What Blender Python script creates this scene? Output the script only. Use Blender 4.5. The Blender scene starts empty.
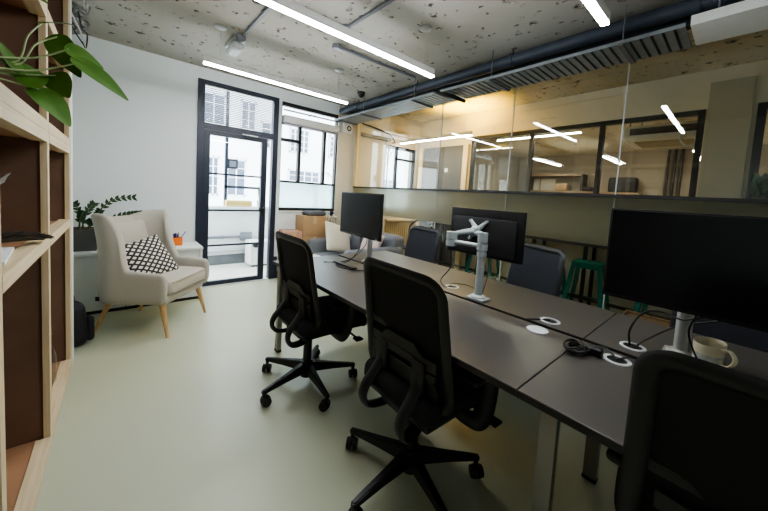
import bpy, bmesh, math, random
from mathutils import Vector, Matrix, Euler
random.seed(7)
PI = math.pi
scene = bpy.context.scene
COL = scene.collection

R_ = math.radians
# ------------------------------------------------------------------ materials
def _nodes(name):
    m = bpy.data.materials.new(name); m.use_nodes = True
    nt = m.node_tree; nt.nodes.clear()
    out = nt.nodes.new('ShaderNodeOutputMaterial')
    return m, nt, out

def mat(name, c, rough=.5, metal=0, var=.0, scale=8, c2=None, bump=0, bscale=60, spec=.5, stretch=None, emit=0, sheen=0, coat=0):
    m, nt, out = _nodes(name)
    b = nt.nodes.new('ShaderNodeBsdfPrincipled')
    b.inputs['Roughness'].default_value = rough; b.inputs['Metallic'].default_value = metal
    b.inputs['Specular IOR Level'].default_value = spec
    if sheen: b.inputs['Sheen Weight'].default_value = sheen
    if coat: b.inputs['Coat Weight'].default_value = coat
    nt.links.new(b.outputs[0], out.inputs[0])
    tc = nt.nodes.new('ShaderNodeTexCoord')
    mp = nt.nodes.new('ShaderNodeMapping'); nt.links.new(tc.outputs['Object'], mp.inputs[0])
    if stretch: mp.inputs['Scale'].default_value = stretch
    n = nt.nodes.new('ShaderNodeTexNoise'); n.inputs['Scale'].default_value = scale; n.inputs['Detail'].default_value = 4
    nt.links.new(mp.outputs[0], n.inputs['Vector'])
    r = nt.nodes.new('ShaderNodeValToRGB')
    if c2 is None:
        k = var if var else .04
        ca = tuple(max(0, x*(1-k)) for x in c); cb = tuple(min(1, x*(1+k)) for x in c)
    else: ca, cb = c, c2
    r.color_ramp.elements[0].color = (*ca, 1); r.color_ramp.elements[1].color = (*cb, 1)
    r.color_ramp.elements[0].position = .3; r.color_ramp.elements[1].position = .7
    nt.links.new(n.outputs['Fac'], r.inputs[0]); nt.links.new(r.outputs[0], b.inputs['Base Color'])
    if emit:
        nt.links.new(r.outputs[0], b.inputs['Emission Color']); b.inputs['Emission Strength'].default_value = emit
    if bump:
        n2 = nt.nodes.new('ShaderNodeTexNoise'); n2.inputs['Scale'].default_value = bscale; n2.inputs['Detail'].default_value = 3
        nt.links.new(mp.outputs[0], n2.inputs['Vector'])
        bp = nt.nodes.new('ShaderNodeBump'); bp.inputs['Strength'].default_value = bump; bp.inputs['Distance'].default_value = .01
        nt.links.new(n2.outputs['Fac'], bp.inputs['Height']); nt.links.new(bp.outputs[0], b.inputs['Normal'])
    return m

def emis(name, c, s):
    m, nt, out = _nodes(name)
    e = nt.nodes.new('ShaderNodeEmission'); e.inputs[0].default_value = (*c, 1); e.inputs[1].default_value = s
    nt.links.new(e.outputs[0], out.inputs[0]); return m

def glass(name, tint=(1, 1, 1), refl=1.0, frost=0.0, fcol=(.8, .8, .75)):
    m, nt, out = _nodes(name)
    t = nt.nodes.new('ShaderNodeBsdfTransparent'); t.inputs[0].default_value = (*tint, 1)
    g = nt.nodes.new('ShaderNodeBsdfGlossy'); g.inputs['Roughness'].default_value = .01 if not frost else .25
    f = nt.nodes.new('ShaderNodeFresnel')
    geo = nt.nodes.new('ShaderNodeNewGeometry'); io = nt.nodes.new('ShaderNodeMath'); io.operation = 'MULTIPLY_ADD'
    io.inputs[1].default_value = 1/1.5-1.5; io.inputs[2].default_value = 1.5     # same reflectance from both faces
    nt.links.new(geo.outputs['Backfacing'], io.inputs[0]); nt.links.new(io.outputs[0], f.inputs[0])
    ml = nt.nodes.new('ShaderNodeMath'); ml.operation = 'MULTIPLY'; ml.inputs[1].default_value = refl; ml.use_clamp = True
    nt.links.new(f.outputs[0], ml.inputs[0])
    mx = nt.nodes.new('ShaderNodeMixShader')
    nt.links.new(ml.outputs[0], mx.inputs[0])
    base = t
    if frost:
        tr = nt.nodes.new('ShaderNodeBsdfRefraction'); tr.inputs[0].default_value = (*fcol, 1)
        tr.inputs['Roughness'].default_value = .30; tr.inputs['IOR'].default_value = 1.3
        tl = nt.nodes.new('ShaderNodeBsdfTranslucent'); tl.inputs[0].default_value = (*fcol, 1)
        m1 = nt.nodes.new('ShaderNodeMixShader'); m1.inputs[0].default_value = .26
        nt.links.new(tr.outputs[0], m1.inputs[1]); nt.links.new(tl.outputs[0], m1.inputs[2])
        m2 = nt.nodes.new('ShaderNodeMixShader'); m2.inputs[0].default_value = frost
        nt.links.new(t.outputs[0], m2.inputs[1]); nt.links.new(m1.outputs[0], m2.inputs[2])
        base = m2
    nt.links.new(base.outputs[0], mx.inputs[1]); nt.links.new(g.outputs[0], mx.inputs[2])
    nt.links.new(mx.outputs[0], out.inputs[0]); return m

def ceiling_mat(name, ca, cb, k=1.0):
    """plaster soffit with chipped dark and pale pits"""
    m, nt, out = _nodes(name); N = nt.nodes.new; L = nt.links.new
    b = N('ShaderNodeBsdfPrincipled'); b.inputs['Roughness'].default_value = .9; L(b.outputs[0], out.inputs[0])
    tc = N('ShaderNodeTexCoord')
    n = N('ShaderNodeTexNoise'); n.inputs['Scale'].default_value = 1.3; n.inputs['Detail'].default_value = 5
    L(tc.outputs['Object'], n.inputs['Vector'])
    r = N('ShaderNodeValToRGB'); r.color_ramp.elements[0].color = (*ca, 1); r.color_ramp.elements[1].color = (*cb, 1)
    r.color_ramp.elements[0].position = .35; r.color_ramp.elements[1].position = .65
    L(n.outputs['Fac'], r.inputs[0])
    # warp coordinates so pits get ragged outlines
    nw = N('ShaderNodeTexNoise'); nw.inputs['Scale'].default_value = 22; nw.inputs['Detail'].default_value = 4
    L(tc.outputs['Object'], nw.inputs['Vector'])
    ad = N('ShaderNodeMixRGB'); ad.blend_type = 'ADD'; ad.inputs[0].default_value = .085
    L(tc.outputs['Object'], ad.inputs[1]); L(nw.outputs['Color'], ad.inputs[2])
    def pits(scale, thr, soft):
        v = N('ShaderNodeTexVoronoi'); v.inputs['Scale'].default_value = scale; L(ad.outputs[0], v.inputs['Vector'])
        sp = N('ShaderNodeSeparateColor'); L(v.outputs['Color'], sp.inputs[0])
        mu = N('ShaderNodeMath'); mu.operation = 'MULTIPLY'; mu.inputs[1].default_value = thr; L(sp.outputs[0], mu.inputs[0])
        sb = N('ShaderNodeMath'); sb.operation = 'SUBTRACT'; L(mu.outputs[0], sb.inputs[0]); L(v.outputs['Distance'], sb.inputs[1])
        dv = N('ShaderNodeMath'); dv.operation = 'DIVIDE'; dv.inputs[1].default_value = soft; dv.use_clamp = True; L(sb.outputs[0], dv.inputs[0])
        return dv, sp
    p1, s1 = pits(13.0, .37, .06)
    p2, s2 = pits(5.2, .24, .05)
    # pit colour: dark core against pale broken plaster
    n3 = N('ShaderNodeTexNoise'); n3.inputs['Scale'].default_value = 30; n3.inputs['Detail'].default_value = 3
    L(tc.outputs['Object'], n3.inputs['Vector'])
    rc = N('ShaderNodeValToRGB'); rc.color_ramp.elements[0].color = (.085, .075, .062, 1); rc.color_ramp.elements[1].color = (.52*k, .48*k, .40*k, 1)
    rc.color_ramp.elements[0].position = .42; rc.color_ramp.elements[1].position = .60
    L(n3.outputs['Fac'], rc.inputs[0])
    m1 = N('ShaderNodeMixRGB'); L(p1.outputs[0], m1.inputs[0]); L(r.outputs[0], m1.inputs[1]); L(rc.outputs[0], m1.inputs[2])
    m2 = N('ShaderNodeMixRGB'); L(p2.outputs[0], m2.inputs[0]); L(m1.outputs[0], m2.inputs[1]); L(rc.outputs[0], m2.inputs[2])
    L(m2.outputs[0], b.inputs['Base Color'])
    mxm = N('ShaderNodeMath'); mxm.operation = 'MAXIMUM'; L(p1.outputs[0], mxm.inputs[0]); L(p2.outputs[0], mxm.inputs[1])
    iv = N('ShaderNodeMath'); iv.operation = 'SUBTRACT'; iv.inputs[0].default_value = 1; L(mxm.outputs[0], iv.inputs[1])
    bp = N('ShaderNodeBump'); bp.inputs['Strength'].default_value = .7; bp.inputs['Distance'].default_value = .02
    L(iv.outputs[0], bp.inputs['Height']); L(bp.outputs[0], b.inputs['Normal'])
    return m

def floor_mat():
    m, nt, out = _nodes('poured sage floor'); N = nt.nodes.new; L = nt.links.new
    b = N('ShaderNodeBsdfPrincipled'); L(b.outputs[0], out.inputs[0])
    tc = N('ShaderNodeTexCoord')
    n = N('ShaderNodeTexNoise'); n.inputs['Scale'].default_value = .9; n.inputs['Detail'].default_value = 6
    L(tc.outputs['Object'], n.inputs['Vector'])
    r = N('ShaderNodeValToRGB'); r.color_ramp.elements[0].color = (.47, .495, .36, 1); r.color_ramp.elements[1].color = (.54, .56, .43, 1)
    L(n.outputs['Fac'], r.inputs[0])
    # sparse dark scuffs
    v = N('ShaderNodeTexVoronoi'); v.inputs['Scale'].default_value = 2.2; L(tc.outputs['Object'], v.inputs['Vector'])
    lt = N('ShaderNodeMath'); lt.operation = 'LESS_THAN'; lt.inputs[1].default_value = .010; L(v.outputs['Distance'], lt.inputs[0])
    mx = N('ShaderNodeMixRGB'); L(lt.outputs[0], mx.inputs[0]); L(r.outputs[0], mx.inputs[1]); mx.inputs[2].default_value = (.08, .08, .06, 1)
    L(mx.outputs[0], b.inputs['Base Color'])
    n2 = N('ShaderNodeTexNoise'); n2.inputs['Scale'].default_value = 5; L(tc.outputs['Object'], n2.inputs['Vector'])
    r2 = N('ShaderNodeMapRange'); r2.inputs['To Min'].default_value = .27; r2.inputs['To Max'].default_value = .40
    L(n2.outputs['Fac'], r2.inputs['Value']); L(r2.outputs[0], b.inputs['Roughness'])
    return m

def wood_mat(name, ca, cb, axis='y', rough=.55, scale=3):
    st = {'x': (1.2, 22, 22), 'y': (22, 1.2, 22), 'z': (22, 22, 1.2)}[axis]
    return mat(name, ca, rough, c2=cb, scale=scale, stretch=st, bump=.05, bscale=8)

def trellis_mat():
    m, nt, out = _nodes('black and white trellis print'); N = nt.nodes.new; L = nt.links.new
    b = N('ShaderNodeBsdfPrincipled'); b.inputs['Roughness'].default_value = .9; L(b.outputs[0], out.inputs[0])
    tc = N('ShaderNodeTexCoord'); mp = N('ShaderNodeMapping'); L(tc.outputs['Object'], mp.inputs[0])
    mp.inputs['Scale'].default_value = (30, 22, 0); mp.inputs['Rotation'].default_value = (0, 0, PI/4)
    v = N('ShaderNodeTexVoronoi'); v.feature = 'DISTANCE_TO_EDGE'; v.voronoi_dimensions = '2D'; v.inputs['Scale'].default_value = 1; v.inputs['Randomness'].default_value = 0.12
    L(mp.outputs[0], v.inputs['Vector'])
    r = N('ShaderNodeValToRGB'); r.color_ramp.interpolation = 'CONSTANT'
    r.color_ramp.elements[0].color = (.035, .033, .03, 1); r.color_ramp.elements[1].color = (.74, .71, .62, 1); r.color_ramp.elements[1].position = .2
    L(v.outputs['Distance'], r.inputs[0]); L(r.outputs[0], b.inputs['Base Color']); return m

def screen_mat():
    return mat('switched off screen', (.006, .0065, .008), .22, spec=.35)

M = dict(
    wall=mat('cool white painted wall', (.74, .79, .79), .85, var=.02, scale=1.2),
    cream=mat('cream painted wall', (.70, .645, .52), .85, var=.03, scale=1.2),
    pilaster=mat('beige painted pier', (.46, .42, .32), .85, var=.03, scale=1.5),
    white=mat('white paint', (.78, .79, .77), .5, var=.02),
    whitegloss=mat('white lacquer', (.76, .78, .76), .35, var=.015),
    floor=floor_mat(),
    ceil=ceiling_mat('chipped grey soffit', (.38, .36, .305), (.46, .45, .405)),
    ceil2=ceiling_mat('chipped cream soffit', (.52, .46, .34), (.64, .57, .43)),
    navy=mat('dark navy painted steel', (.016, .022, .040), .45, var=.1),
    blacksteel=mat('black painted steel', (.018, .018, .018), .45, var=.1),
    pine=wood_mat('pine batten along', (.62, .49, .30), (.74, .62, .42), 'y'),
    pinez=wood_mat('pine batten upright', (.60, .47, .28), (.72, .60, .40), 'z'),
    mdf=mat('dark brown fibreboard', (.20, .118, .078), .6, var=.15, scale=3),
    mdfl=mat('red brown fibreboard', (.40, .22, .12), .55, var=.12, scale=4),
    oak=wood_mat('oak leg', (.50, .30, .13), (.62, .41, .20), 'z'),
    timber=wood_mat('pale yellow timber', (.72, .56, .30), (.80, .66, .38), 'z'),
    linen=mat('pale linen upholstery', (.46, .43, .365), .95, var=.06, scale=140, bump=.25, bscale=300, sheen=.2),
    linen2=mat('pale linen piping', (.40, .37, .31), .95),
    trellis=trellis_mat(),
    creamcloth=mat('cream cotton', (.66, .62, .50), .95, var=.04, scale=30, bump=.15, bscale=40),
    pinkcloth=mat('pale pink cotton', (.60, .48, .42), .95, var=.04, scale=30),
    sofagrey=mat('grey woven upholstery', (.17, .18, .195), .95, var=.12, scale=160, bump=.3, bscale=300),
    sofadark=mat('darker grey cushion cloth', (.10, .105, .12), .95, var=.12, scale=160, bump=.3, bscale=300),
    blackplastic=mat('black plastic', (.007, .007, .008), .45, var=.1),
    darkplastic=mat('charcoal plastic', (.016, .016, .018), .5, var=.1),
    lumbar=mat('dark grey lumbar plastic', (.02, .02, .021), .55, var=.1),
    mesh=mat('black chair mesh', (.008, .008, .009), .85, var=.25, scale=400),
    navymesh=mat('navy black chair mesh', (.008, .009, .014), .85, var=.2, scale=400),
    blackcloth=mat('black seat cloth', (.011, .011, .012), .95, var=.2, scale=200, bump=.2, bscale=250),
    desk=mat('dark grey desk laminate', (.058, .053, .048), .36, var=.06, scale=2.5, bump=.02, bscale=220, spec=.5),
    deskedge=mat('black desk edge', (.012, .012, .012), .4),
    silver=mat('silver painted steel', (.50, .51, .50), .35, metal=.6, var=.03),
    legsteel=mat('warm grey steel', (.30, .29, .26), .35, metal=.5, var=.03),
    armwhite=mat('pale grey cast metal', (.40, .44, .45), .4, metal=.25, var=.03),
    screen=screen_mat(),
    cable=mat('black cable rubber', (.01, .01, .01), .5),
    cablewhite=mat('white cable', (.7, .7, .68), .5),
    grommet=mat('white plastic', (.50, .53, .54), .4),
    galv=mat('galvanised steel', (.30, .335, .37), .45, metal=.5, var=.1, scale=14),
    pipegrey=mat('blue grey painted pipe', (.05, .065, .09), .5, var=.1),
    conduit=mat('grey conduit', (.20, .215, .24), .5, metal=.3, var=.06),
    orange=mat('orange plastic', (.85, .19, .02), .4, var=.02),
    penblue=mat('blue pen plastic', (.02, .025, .14), .35),
    teal=mat('teal painted steel', (.012, .21, .18), .35, var=.08),
    darktop=mat('dark stained bar top', (.05, .045, .04), .4, var=.15, scale=5),
    leaf=mat('glossy green leaf', (.055, .145, .014), .55, spec=.25, c2=(.095, .205, .035), scale=14),
    leafdark=mat('dark green leaflet', (.018, .055, .022), .35, c2=(.035, .09, .035), scale=20),
    stem=mat('pale green stem', (.30, .38, .18), .5, var=.1),
    stembrown=mat('brown green stem', (.12, .12, .05), .5, var=.1),
    potgrey=mat('dark grey planter', (.085, .085, .08), .7, var=.1),
    soil=mat('potting soil', (.03, .02, .014), .95, var=.4, scale=60),
    terracotta=mat('white ceramic pot', (.6, .6, .57), .4),
    card=mat('brown cardboard', (.42, .27, .14), .8, var=.06, scale=6),
    cardpink=mat('pinkish brown cardboard', (.48, .28, .20), .8, var=.06, scale=6),
    tape=mat('tan parcel tape', (.50, .36, .20), .3),
    bag=mat('black nylon', (.010, .010, .012), .7, var=.3, scale=30, bump=.3, bscale=30),
    mugc=mat('cream glazed stoneware', (.66, .60, .42), .35, c2=(.70, .66, .50), scale=12),
    mugpat=mat('blue grey mottled glaze', (.30, .34, .34), .4, c2=(.60, .60, .50), scale=45),
    paper=mat('white paper', (.75, .80, .82), .7, var=.02),
    ink=mat('dark ink', (.03, .03, .04), .7),
    sprig=mat('dry dark needles', (.022, .018, .013), .9, c2=(.07, .055, .035), scale=30),
    feather=mat('grey feather', (.22, .21, .20), .9, var=.2, scale=40),
    clearplastic=glass('clear bottle plastic', (.9, .92, .92), 1.6),
    bronze=mat('wicker weave', (.20, .13, .07), .8, c2=(.36, .24, .14), scale=60, bump=.5, bscale=90),
    glassp=glass('partition glass', (.93, .95, .93), 1.25),
    glassw=glass('window glass', (.95, .97, .97), .9),
    glassf=glass('frosted partition film', (.80, .82, .78), .5, .92, (.64, .66, .63)),
    glassfw=glass('frosted window film', (.85, .92, .92), .6, .7, (.62, .75, .74)),
    facade=mat('white rendered facade', (.80, .82, .84), .9, var=.03, scale=.6),
    winext=mat('grey window pane outside', (.13, .16, .21), .2, var=.25, scale=1.5),
    parapet=mat('white balcony wall', (.74, .75, .75), .9, var=.03, scale=1.5),
    balcony=mat('pale balcony slab', (.55, .54, .48), .8, var=.1, scale=4),
    darkband=mat('dark grey skirting', (.12, .13, .14), .7, var=.2),
    yellowbox=mat('yellow timber crate', (.62, .45, .16), .6, var=.1),
    greypanel=mat('mid grey panel', (.10, .10, .095), .6, var=.05),
    bark=mat('grey bark', (.10, .09, .08), .9, var=.2, scale=20),
    warmfloor=mat('warm timber floor', (.42, .31, .18), .4, var=.1, scale=3),
    farwall=mat('far room beige wall', (.34, .29, .22), .85, var=.06, scale=1.5),
    farshelf=mat('far room shelf wood', (.28, .19, .11), .6, var=.1),
    dark=mat('dark bag cloth', (.02, .02, .022), .8, var=.2),
    tube=emis('lit white diffuser', (.95, .975, 1.0), 46.0),
    tubewarm=emis('lit warm diffuser', (1.0, .91, .74), 46.0),
    tubefar=emis('lit far diffuser', (1.0, .95, .84), 34.0),
    blind=mat('white blind slat', (.36, .35, .40), .6, var=.02),
    radiator=mat('cream radiator enamel', (.62, .55, .40), .4, var=.04),
    lampglass=mat('ribbed lamp cover', (.62, .64, .64), .25, var=.06, scale=60),
    rough=mat('broken dark render', (.03, .03, .03), .9, c2=(.5, .5, .47), scale=26, bump=.8, bscale=20),
)

# ------------------------------------------------------------------ mesh helpers
def bm_new(): return bmesh.new()

def box(bm, c, s, rot=None, bev=0):
    mtx = Matrix.Translation(Vector(c))
    if rot: mtx = mtx @ Euler(rot).to_matrix().to_4x4()
    mtx = mtx @ Matrix.Diagonal((s[0], s[1], s[2], 1))
    r = bmesh.ops.create_cube(bm, size=1, matrix=mtx)
    if bev:
        es = {e for v in r['verts'] for e in v.link_edges}
        bmesh.ops.bevel(bm, geom=list(es), offset=bev, segments=2, affect='EDGES', profile=.6)
    return bm

def bx(bm, x0, x1, y0, y1, z0, z1, bev=0):
    return box(bm, ((x0+x1)/2, (y0+y1)/2, (z0+z1)/2), (abs(x1-x0), abs(y1-y0), abs(z1-z0)), None, bev)

def cyl(bm, p0, p1, r0, r1=None, n=16, caps=True):
    r1 = r0 if r1 is None else r1
    p0, p1 = Vector(p0), Vector(p1); d = p1-p0
    q = d.to_track_quat('Z', 'Y').to_matrix().to_4x4()
    bmesh.ops.create_cone(bm, cap_ends=caps, segments=n, radius1=r0, radius2=r1, depth=d.length,
                          matrix=Matrix.Translation((p0+p1)/2) @ q)
    return bm

def tube(bm, pts, r, n=8, closed=False, flat=None, up=(0, 0, 1)):
    """sweep; r number or per-point list; flat=(a,b) scales the section"""
    P = [Vector(p) for p in pts]; N = len(P); rings = []
    prev = None
    for i, p in enumerate(P):
        if closed: t = P[(i+1) % N]-P[i-1]
        else: t = P[min(i+1, N-1)]-P[max(i-1, 0)]
        if t.length < 1e-9: t = Vector((0, 0, 1))
        t.normalize()
        if prev is None:
            u = Vector(up)
            if abs(t.dot(u)) > .95: u = Vector((1, 0, 0)) if abs(t.x) < .9 else Vector((0, 1, 0))
            a = (u - t*u.dot(t)).normalized()
        else:
            a = prev - t*prev.dot(t)
            a = a.normalized() if a.length > 1e-6 else prev
        prev = a; b = t.cross(a)
        rr = r[i] if isinstance(r, (list, tuple)) else r
        fa, fb = flat if flat else (1, 1)
        rings.append([bm.verts.new(p + a*math.cos(2*PI*k/n)*rr*fa + b*math.sin(2*PI*k/n)*rr*fb) for k in range(n)])
    for i in range(N if closed else N-1):
        A, B = rings[i], rings[(i+1) % N]
        for k in range(n): bm.faces.new((A[k], A[(k+1) % n], B[(k+1) % n], B[k]))
    if not closed:
        bm.faces.new(rings[0][::-1]); bm.faces.new(rings[-1])
    return bm

def spline(pts, n=8, closed=False):
    P = [Vector(p) for p in pts]; out = []; N = len(P)
    for i in range(N if closed else N-1):
        if closed: a, b, c, d = P[i-1], P[i], P[(i+1) % N], P[(i+2) % N]
        else: a, b, c, d = P[max(i-1, 0)], P[i], P[i+1], P[min(i+2, N-1)]
        for k in range(n):
            t = k/n
            out.append(.5*((2*b)+(c-a)*t+(2*a-5*b+4*c-d)*t*t+(3*b-a-3*c+d)*t**3))
    if not closed: out.append(P[-1])
    return out

def lathe(bm, prof, c=(0, 0, 0), n=24, caps=True):
    c = Vector(c); rings = []
    for r, z in prof:
        rings.append([bm.verts.new(c+Vector((max(r, 1e-4)*math.cos(2*PI*k/n), max(r, 1e-4)*math.sin(2*PI*k/n), z))) for k in range(n)])
    for A, B in zip(rings, rings[1:]):
        for k in range(n): bm.faces.new((A[k], A[(k+1) % n], B[(k+1) % n], B[k]))
    if caps: bm.faces.new(rings[0][::-1]); bm.faces.new(rings[-1])
    return bm

def prism(bm, poly, depth_vec):
    """poly: list of 3d points, extruded along depth_vec"""
    d = Vector(depth_vec)
    A = [bm.verts.new(Vector(p)) for p in poly]; B = [bm.verts.new(Vector(p)+d) for p in poly]; n = len(A)
    bm.faces.new(A[::-1]); bm.faces.new(B)
    for k in range(n): bm.faces.new((A[k], A[(k+1) % n], B[(k+1) % n], B[k]))
    return bm

def pillow(bm, w, h, t, n=18, e=2.6, pinch=.06):
    """cushion in XY plane with puffed Z; corners slightly pinched"""
    def g(u): return math.copysign(abs(u)**.8, u)
    for s in (1, -1):
        vs = []
        for i in range(n+1):
            row = []
            for j in range(n+1):
                u, v = 2*i/n-1, 2*j/n-1
                k = 1 - pinch*(1-abs(u)**2*0)*(0)
                x = u*w/2*(1-pinch*(1-v*v)*abs(u)**3); y = v*h/2*(1-pinch*(1-u*u)*abs(v)**3)
                z = s*t/2*((1-abs(u)**e)*(1-abs(v)**e))**.55
                row.append(bm.verts.new((x, y, z)))
            vs.append(row)
        for i in range(n):
            for j in range(n):
                f = (vs[i][j], vs[i+1][j], vs[i+1][j+1], vs[i][j+1])
                bm.faces.new(f if s > 0 else f[::-1])
    bmesh.ops.remove_doubles(bm, verts=bm.verts[:], dist=1e-5)
    return bm

def softbox(bm, c, s, r=.04, seg=4):
    """box with generously rounded edges"""
    rr = bmesh.ops.create_cube(bm, size=1, matrix=Matrix.Translation(Vector(c)) @ Matrix.Diagonal((s[0], s[1], s[2], 1)))
    es = {e for v in rr['verts'] for e in v.link_edges}
    bmesh.ops.bevel(bm, geom=list(es), offset=min(r, min(s)*.49), segments=seg, affect='EDGES', profile=.5)
    return bm

def loft(bm, rings, caps=True):
    R = [[bm.verts.new(Vector(p)) for p in ring] for ring in rings]; n = len(R[0])
    for A, B in zip(R, R[1:]):
        for k in range(n): bm.faces.new((A[k], A[(k+1) % n], B[(k+1) % n], B[k]))
    if caps: bm.faces.new(R[0][::-1]); bm.faces.new(R[-1])
    return bm

def obj(name, bm, m, parent=None, smooth=True, angle=40, sub=0, xf=None):
    if xf is not None: bmesh.ops.transform(bm, matrix=xf, verts=bm.verts[:])
    bmesh.ops.recalc_face_normals(bm, faces=bm.faces[:])
    me = bpy.data.meshes.new(name); bm.to_mesh(me); bm.free()
    mm = M[m] if isinstance(m, str) else m
    me.materials.append(mm)
    if smooth:
        for p in me.polygons: p.use_smooth = True
        if not sub: me.set_sharp_from_angle(angle=math.radians(angle))
    o = bpy.data.objects.new(name, me); COL.objects.link(o)
    if parent is not None: o.parent = parent
    if sub:
        md = o.modifiers.new('round', 'SUBSURF'); md.levels = sub; md.render_levels = sub
    return o

def tag(o, label=None, cat=None, group=None, kind=None):
    if label: o['label'] = label
    if cat: o['category'] = cat
    if group: o['group'] = group
    if kind: o['kind'] = kind
    return o

def thing(name, label, cat, loc=(0, 0, 0), rz=0, group=None):
    o = bpy.data.objects.new(name, None); COL.objects.link(o)
    o.location = loc; o.rotation_euler = (0, 0, rz); o.empty_display_size = .05
    return tag(o, label, cat, group)

def struct(name, bm, m, parent=None, **k):
    o = obj(name, bm, m, parent, **k)
    if parent is None: o['kind'] = 'structure'
    return o

def copy_tree(o, parent=None):
    c = o.copy(); COL.objects.link(c)
    if parent is not None: c.parent = parent
    for ch in list(o.children): copy_tree(ch, c)
    return c

def text(name, s, size, m, loc, rot, parent, extrude=.0005):
    cu = bpy.data.curves.new(name, 'FONT'); cu.body = s; cu.size = size; cu.extrude = extrude
    cu.align_x = 'CENTER'; cu.align_y = 'CENTER'; cu.materials.append(M[m])
    tmp = bpy.data.objects.new(name, cu); COL.objects.link(tmp); bpy.context.view_layer.update()
    me = bpy.data.meshes.new_from_object(tmp.evaluated_get(bpy.context.evaluated_depsgraph_get()))
    bpy.data.objects.remove(tmp); bpy.data.curves.remove(cu)
    if not me.materials: me.materials.append(M[m])
    o = bpy.data.objects.new(name, me); COL.objects.link(o); o.location = loc; o.rotation_euler = rot
    o.parent = parent; return o

# ------------------------------------------------------------------ camera
R = ((.757862, -.649625, .060064), None, None)
def rotm(a, b, c):
    return Matrix.Rotation(a, 3, 'X') @ Matrix.Rotation(b, 3, 'Y') @ Matrix.Rotation(c, 3, 'Z')
RW = rotm(1.6371, .0601, .7091)          # world -> (right, down, forward)
cam_d = bpy.data.cameras.new('camera'); cam = bpy.data.objects.new('camera', cam_d); COL.objects.link(cam)
right, down, fwd = RW[0], RW[1], RW[2]
mw = Matrix(((right[0], -down[0], -fwd[0], 0), (right[1], -down[1], -fwd[1], 0), (right[2], -down[2], -fwd[2], 1.31), (0, 0, 0, 1)))
cam.matrix_world = mw
cam_d.sensor_width = 36; cam_d.lens = 309.18*36/768; cam_d.shift_y = -(255.5-215.39)/768*1.0
cam_d.clip_start = .02; cam_d.clip_end = 100
scene.camera = cam

# ------------------------------------------------------------------ room shell
YB = 4.385      # inner face of back wall
XP = 3.07       # glass partition
XL = -.64       # left wall
YF = -2.2       # wall behind the camera
CH = 2.71
XW = 4.65       # far corridor wall

struct('floor', bx(bm_new(), XL-.1, XP+.02, YF-.1, YB+.12, -.1, 0), 'floor')
struct('ceiling', bx(bm_new(), XL-.1, XP+.06, YF-.1, YB+.12, CH, CH+.15), 'ceil')
struct('wall_left', bx(bm_new(), XL-.12, XL, YF-.1, YB+.12, 0, CH), 'wall')
struct('wall_front', bx(bm_new(), XL-.12, 9.6, YF-.12, YF, 0, 2.9), 'wall')
# back wall with openings: door .727-1.70 (z 0-2.57), window 1.77-2.72 (z 1.03-2.55)
b = bm_new()
bx(b, XL-.12, .727, YB, YB+.14, 0, CH)
bx(b, .727, 1.715, YB, YB+.14, 2.575, CH)
bx(b, 1.715, 1.765, YB, YB+.14, 0, CH)
bx(b, 1.765, 2.715, YB, YB+.14, 2.555, CH)
bx(b, 1.765, 2.715, YB, YB+.14, 0, .98)
struct('wall_back', b, 'wall', smooth=False)
struct('wall_back_pier', bx(bm_new(), 2.715, 3.1, YB, YB+.14, 0, CH), 'cream', smooth=False)

# baseboard of the back wall next to the door
b = bm_new(); bx(b, XL, .72, YB-.015, YB-.001, 0, .10); struct('baseboard_back', b, 'white')
b = bm_new(); bx(b, 1.716, 1.764, YB-.02, YB-.001, 0, .32); bx(b, 1.764, 2.0, YB-.02, YB-.001, 0, .10); struct('baseboard_window', b, 'navy')

# ---- door with transom
DY0, DY1 = YB-.02, YB+.06
df = bm_new()
bx(df, .727, .80, DY0, DY1, 0, 2.57); bx(df, 1.645, 1.715, DY0, DY1, 0, 2.57)
bx(df, .80, 1.645, DY0, DY1, 2.52, 2.57); bx(df, .80, 1.645, DY0, DY1, 1.985, 2.065)
door = struct('door_1', df, 'navy', smooth=False)
lf = bm_new(); LY0, LY1 = YB-.012, YB+.035
bx(lf, .803, .868, LY0, LY1, .0, 1.98); bx(lf, 1.50, 1.575, LY0, LY1, .0, 1.98)
bx(lf, .868, 1.50, LY0, LY1, 1.925, 1.98); bx(lf, .868, 1.50, LY0, LY1, .0, .065)
for z in (1.45, .985, .53): bx(lf, .868, 1.50, LY0+.005, LY1-.01, z-.011, z+.011)
leaf = obj('door_leaf', lf, 'navy', door, smooth=False)
obj('door_pane', bx(bm_new(), .868, 1.50, YB+.008, YB+.014, .06, 1.93), 'glassw', door, smooth=False)
obj('side_pane', bx(bm_new(), 1.575, 1.645, YB+.008, YB+.014, .0, 1.985), 'glassw', door, smooth=False)
obj('transom_pane', bx(bm_new(), .80, 1.645, YB+.03, YB+.036, 2.065, 2.52), 'glassw', door, smooth=False)
hb = bm_new(); tube(hb, spline([(1.535, LY0-.002, 1.03), (1.535, LY0-.05, 1.03), (1.535, LY0-.055, 1.02), (1.46, LY0-.055, 1.015)], 5), .009)
cyl(hb, (1.535, LY0-.012, 1.03), (1.535, LY0+.002, 1.03), .022); bx(hb, 1.525, 1.545, LY0-.006, LY0, .90, .99)
obj('door_handle', hb, 'blacksteel', door)
cb = bm_new(); bx(cb, 1.26, 1.46, LY0-.035, LY0-.002, 1.948, 1.972, .004)
clo = obj('door_closer', cb, 'navy', door)
obj('closer_arm', box(bm_new(), (1.33, LY0-.042, 1.985), (.20, .012, .012), (0, 0, .06)), 'silver', clo)
obj('threshold', bx(bm_new(), .80, 1.645, YB-.03, YB+.05, 0, .012), 'whitegloss', door, smooth=False)
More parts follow.
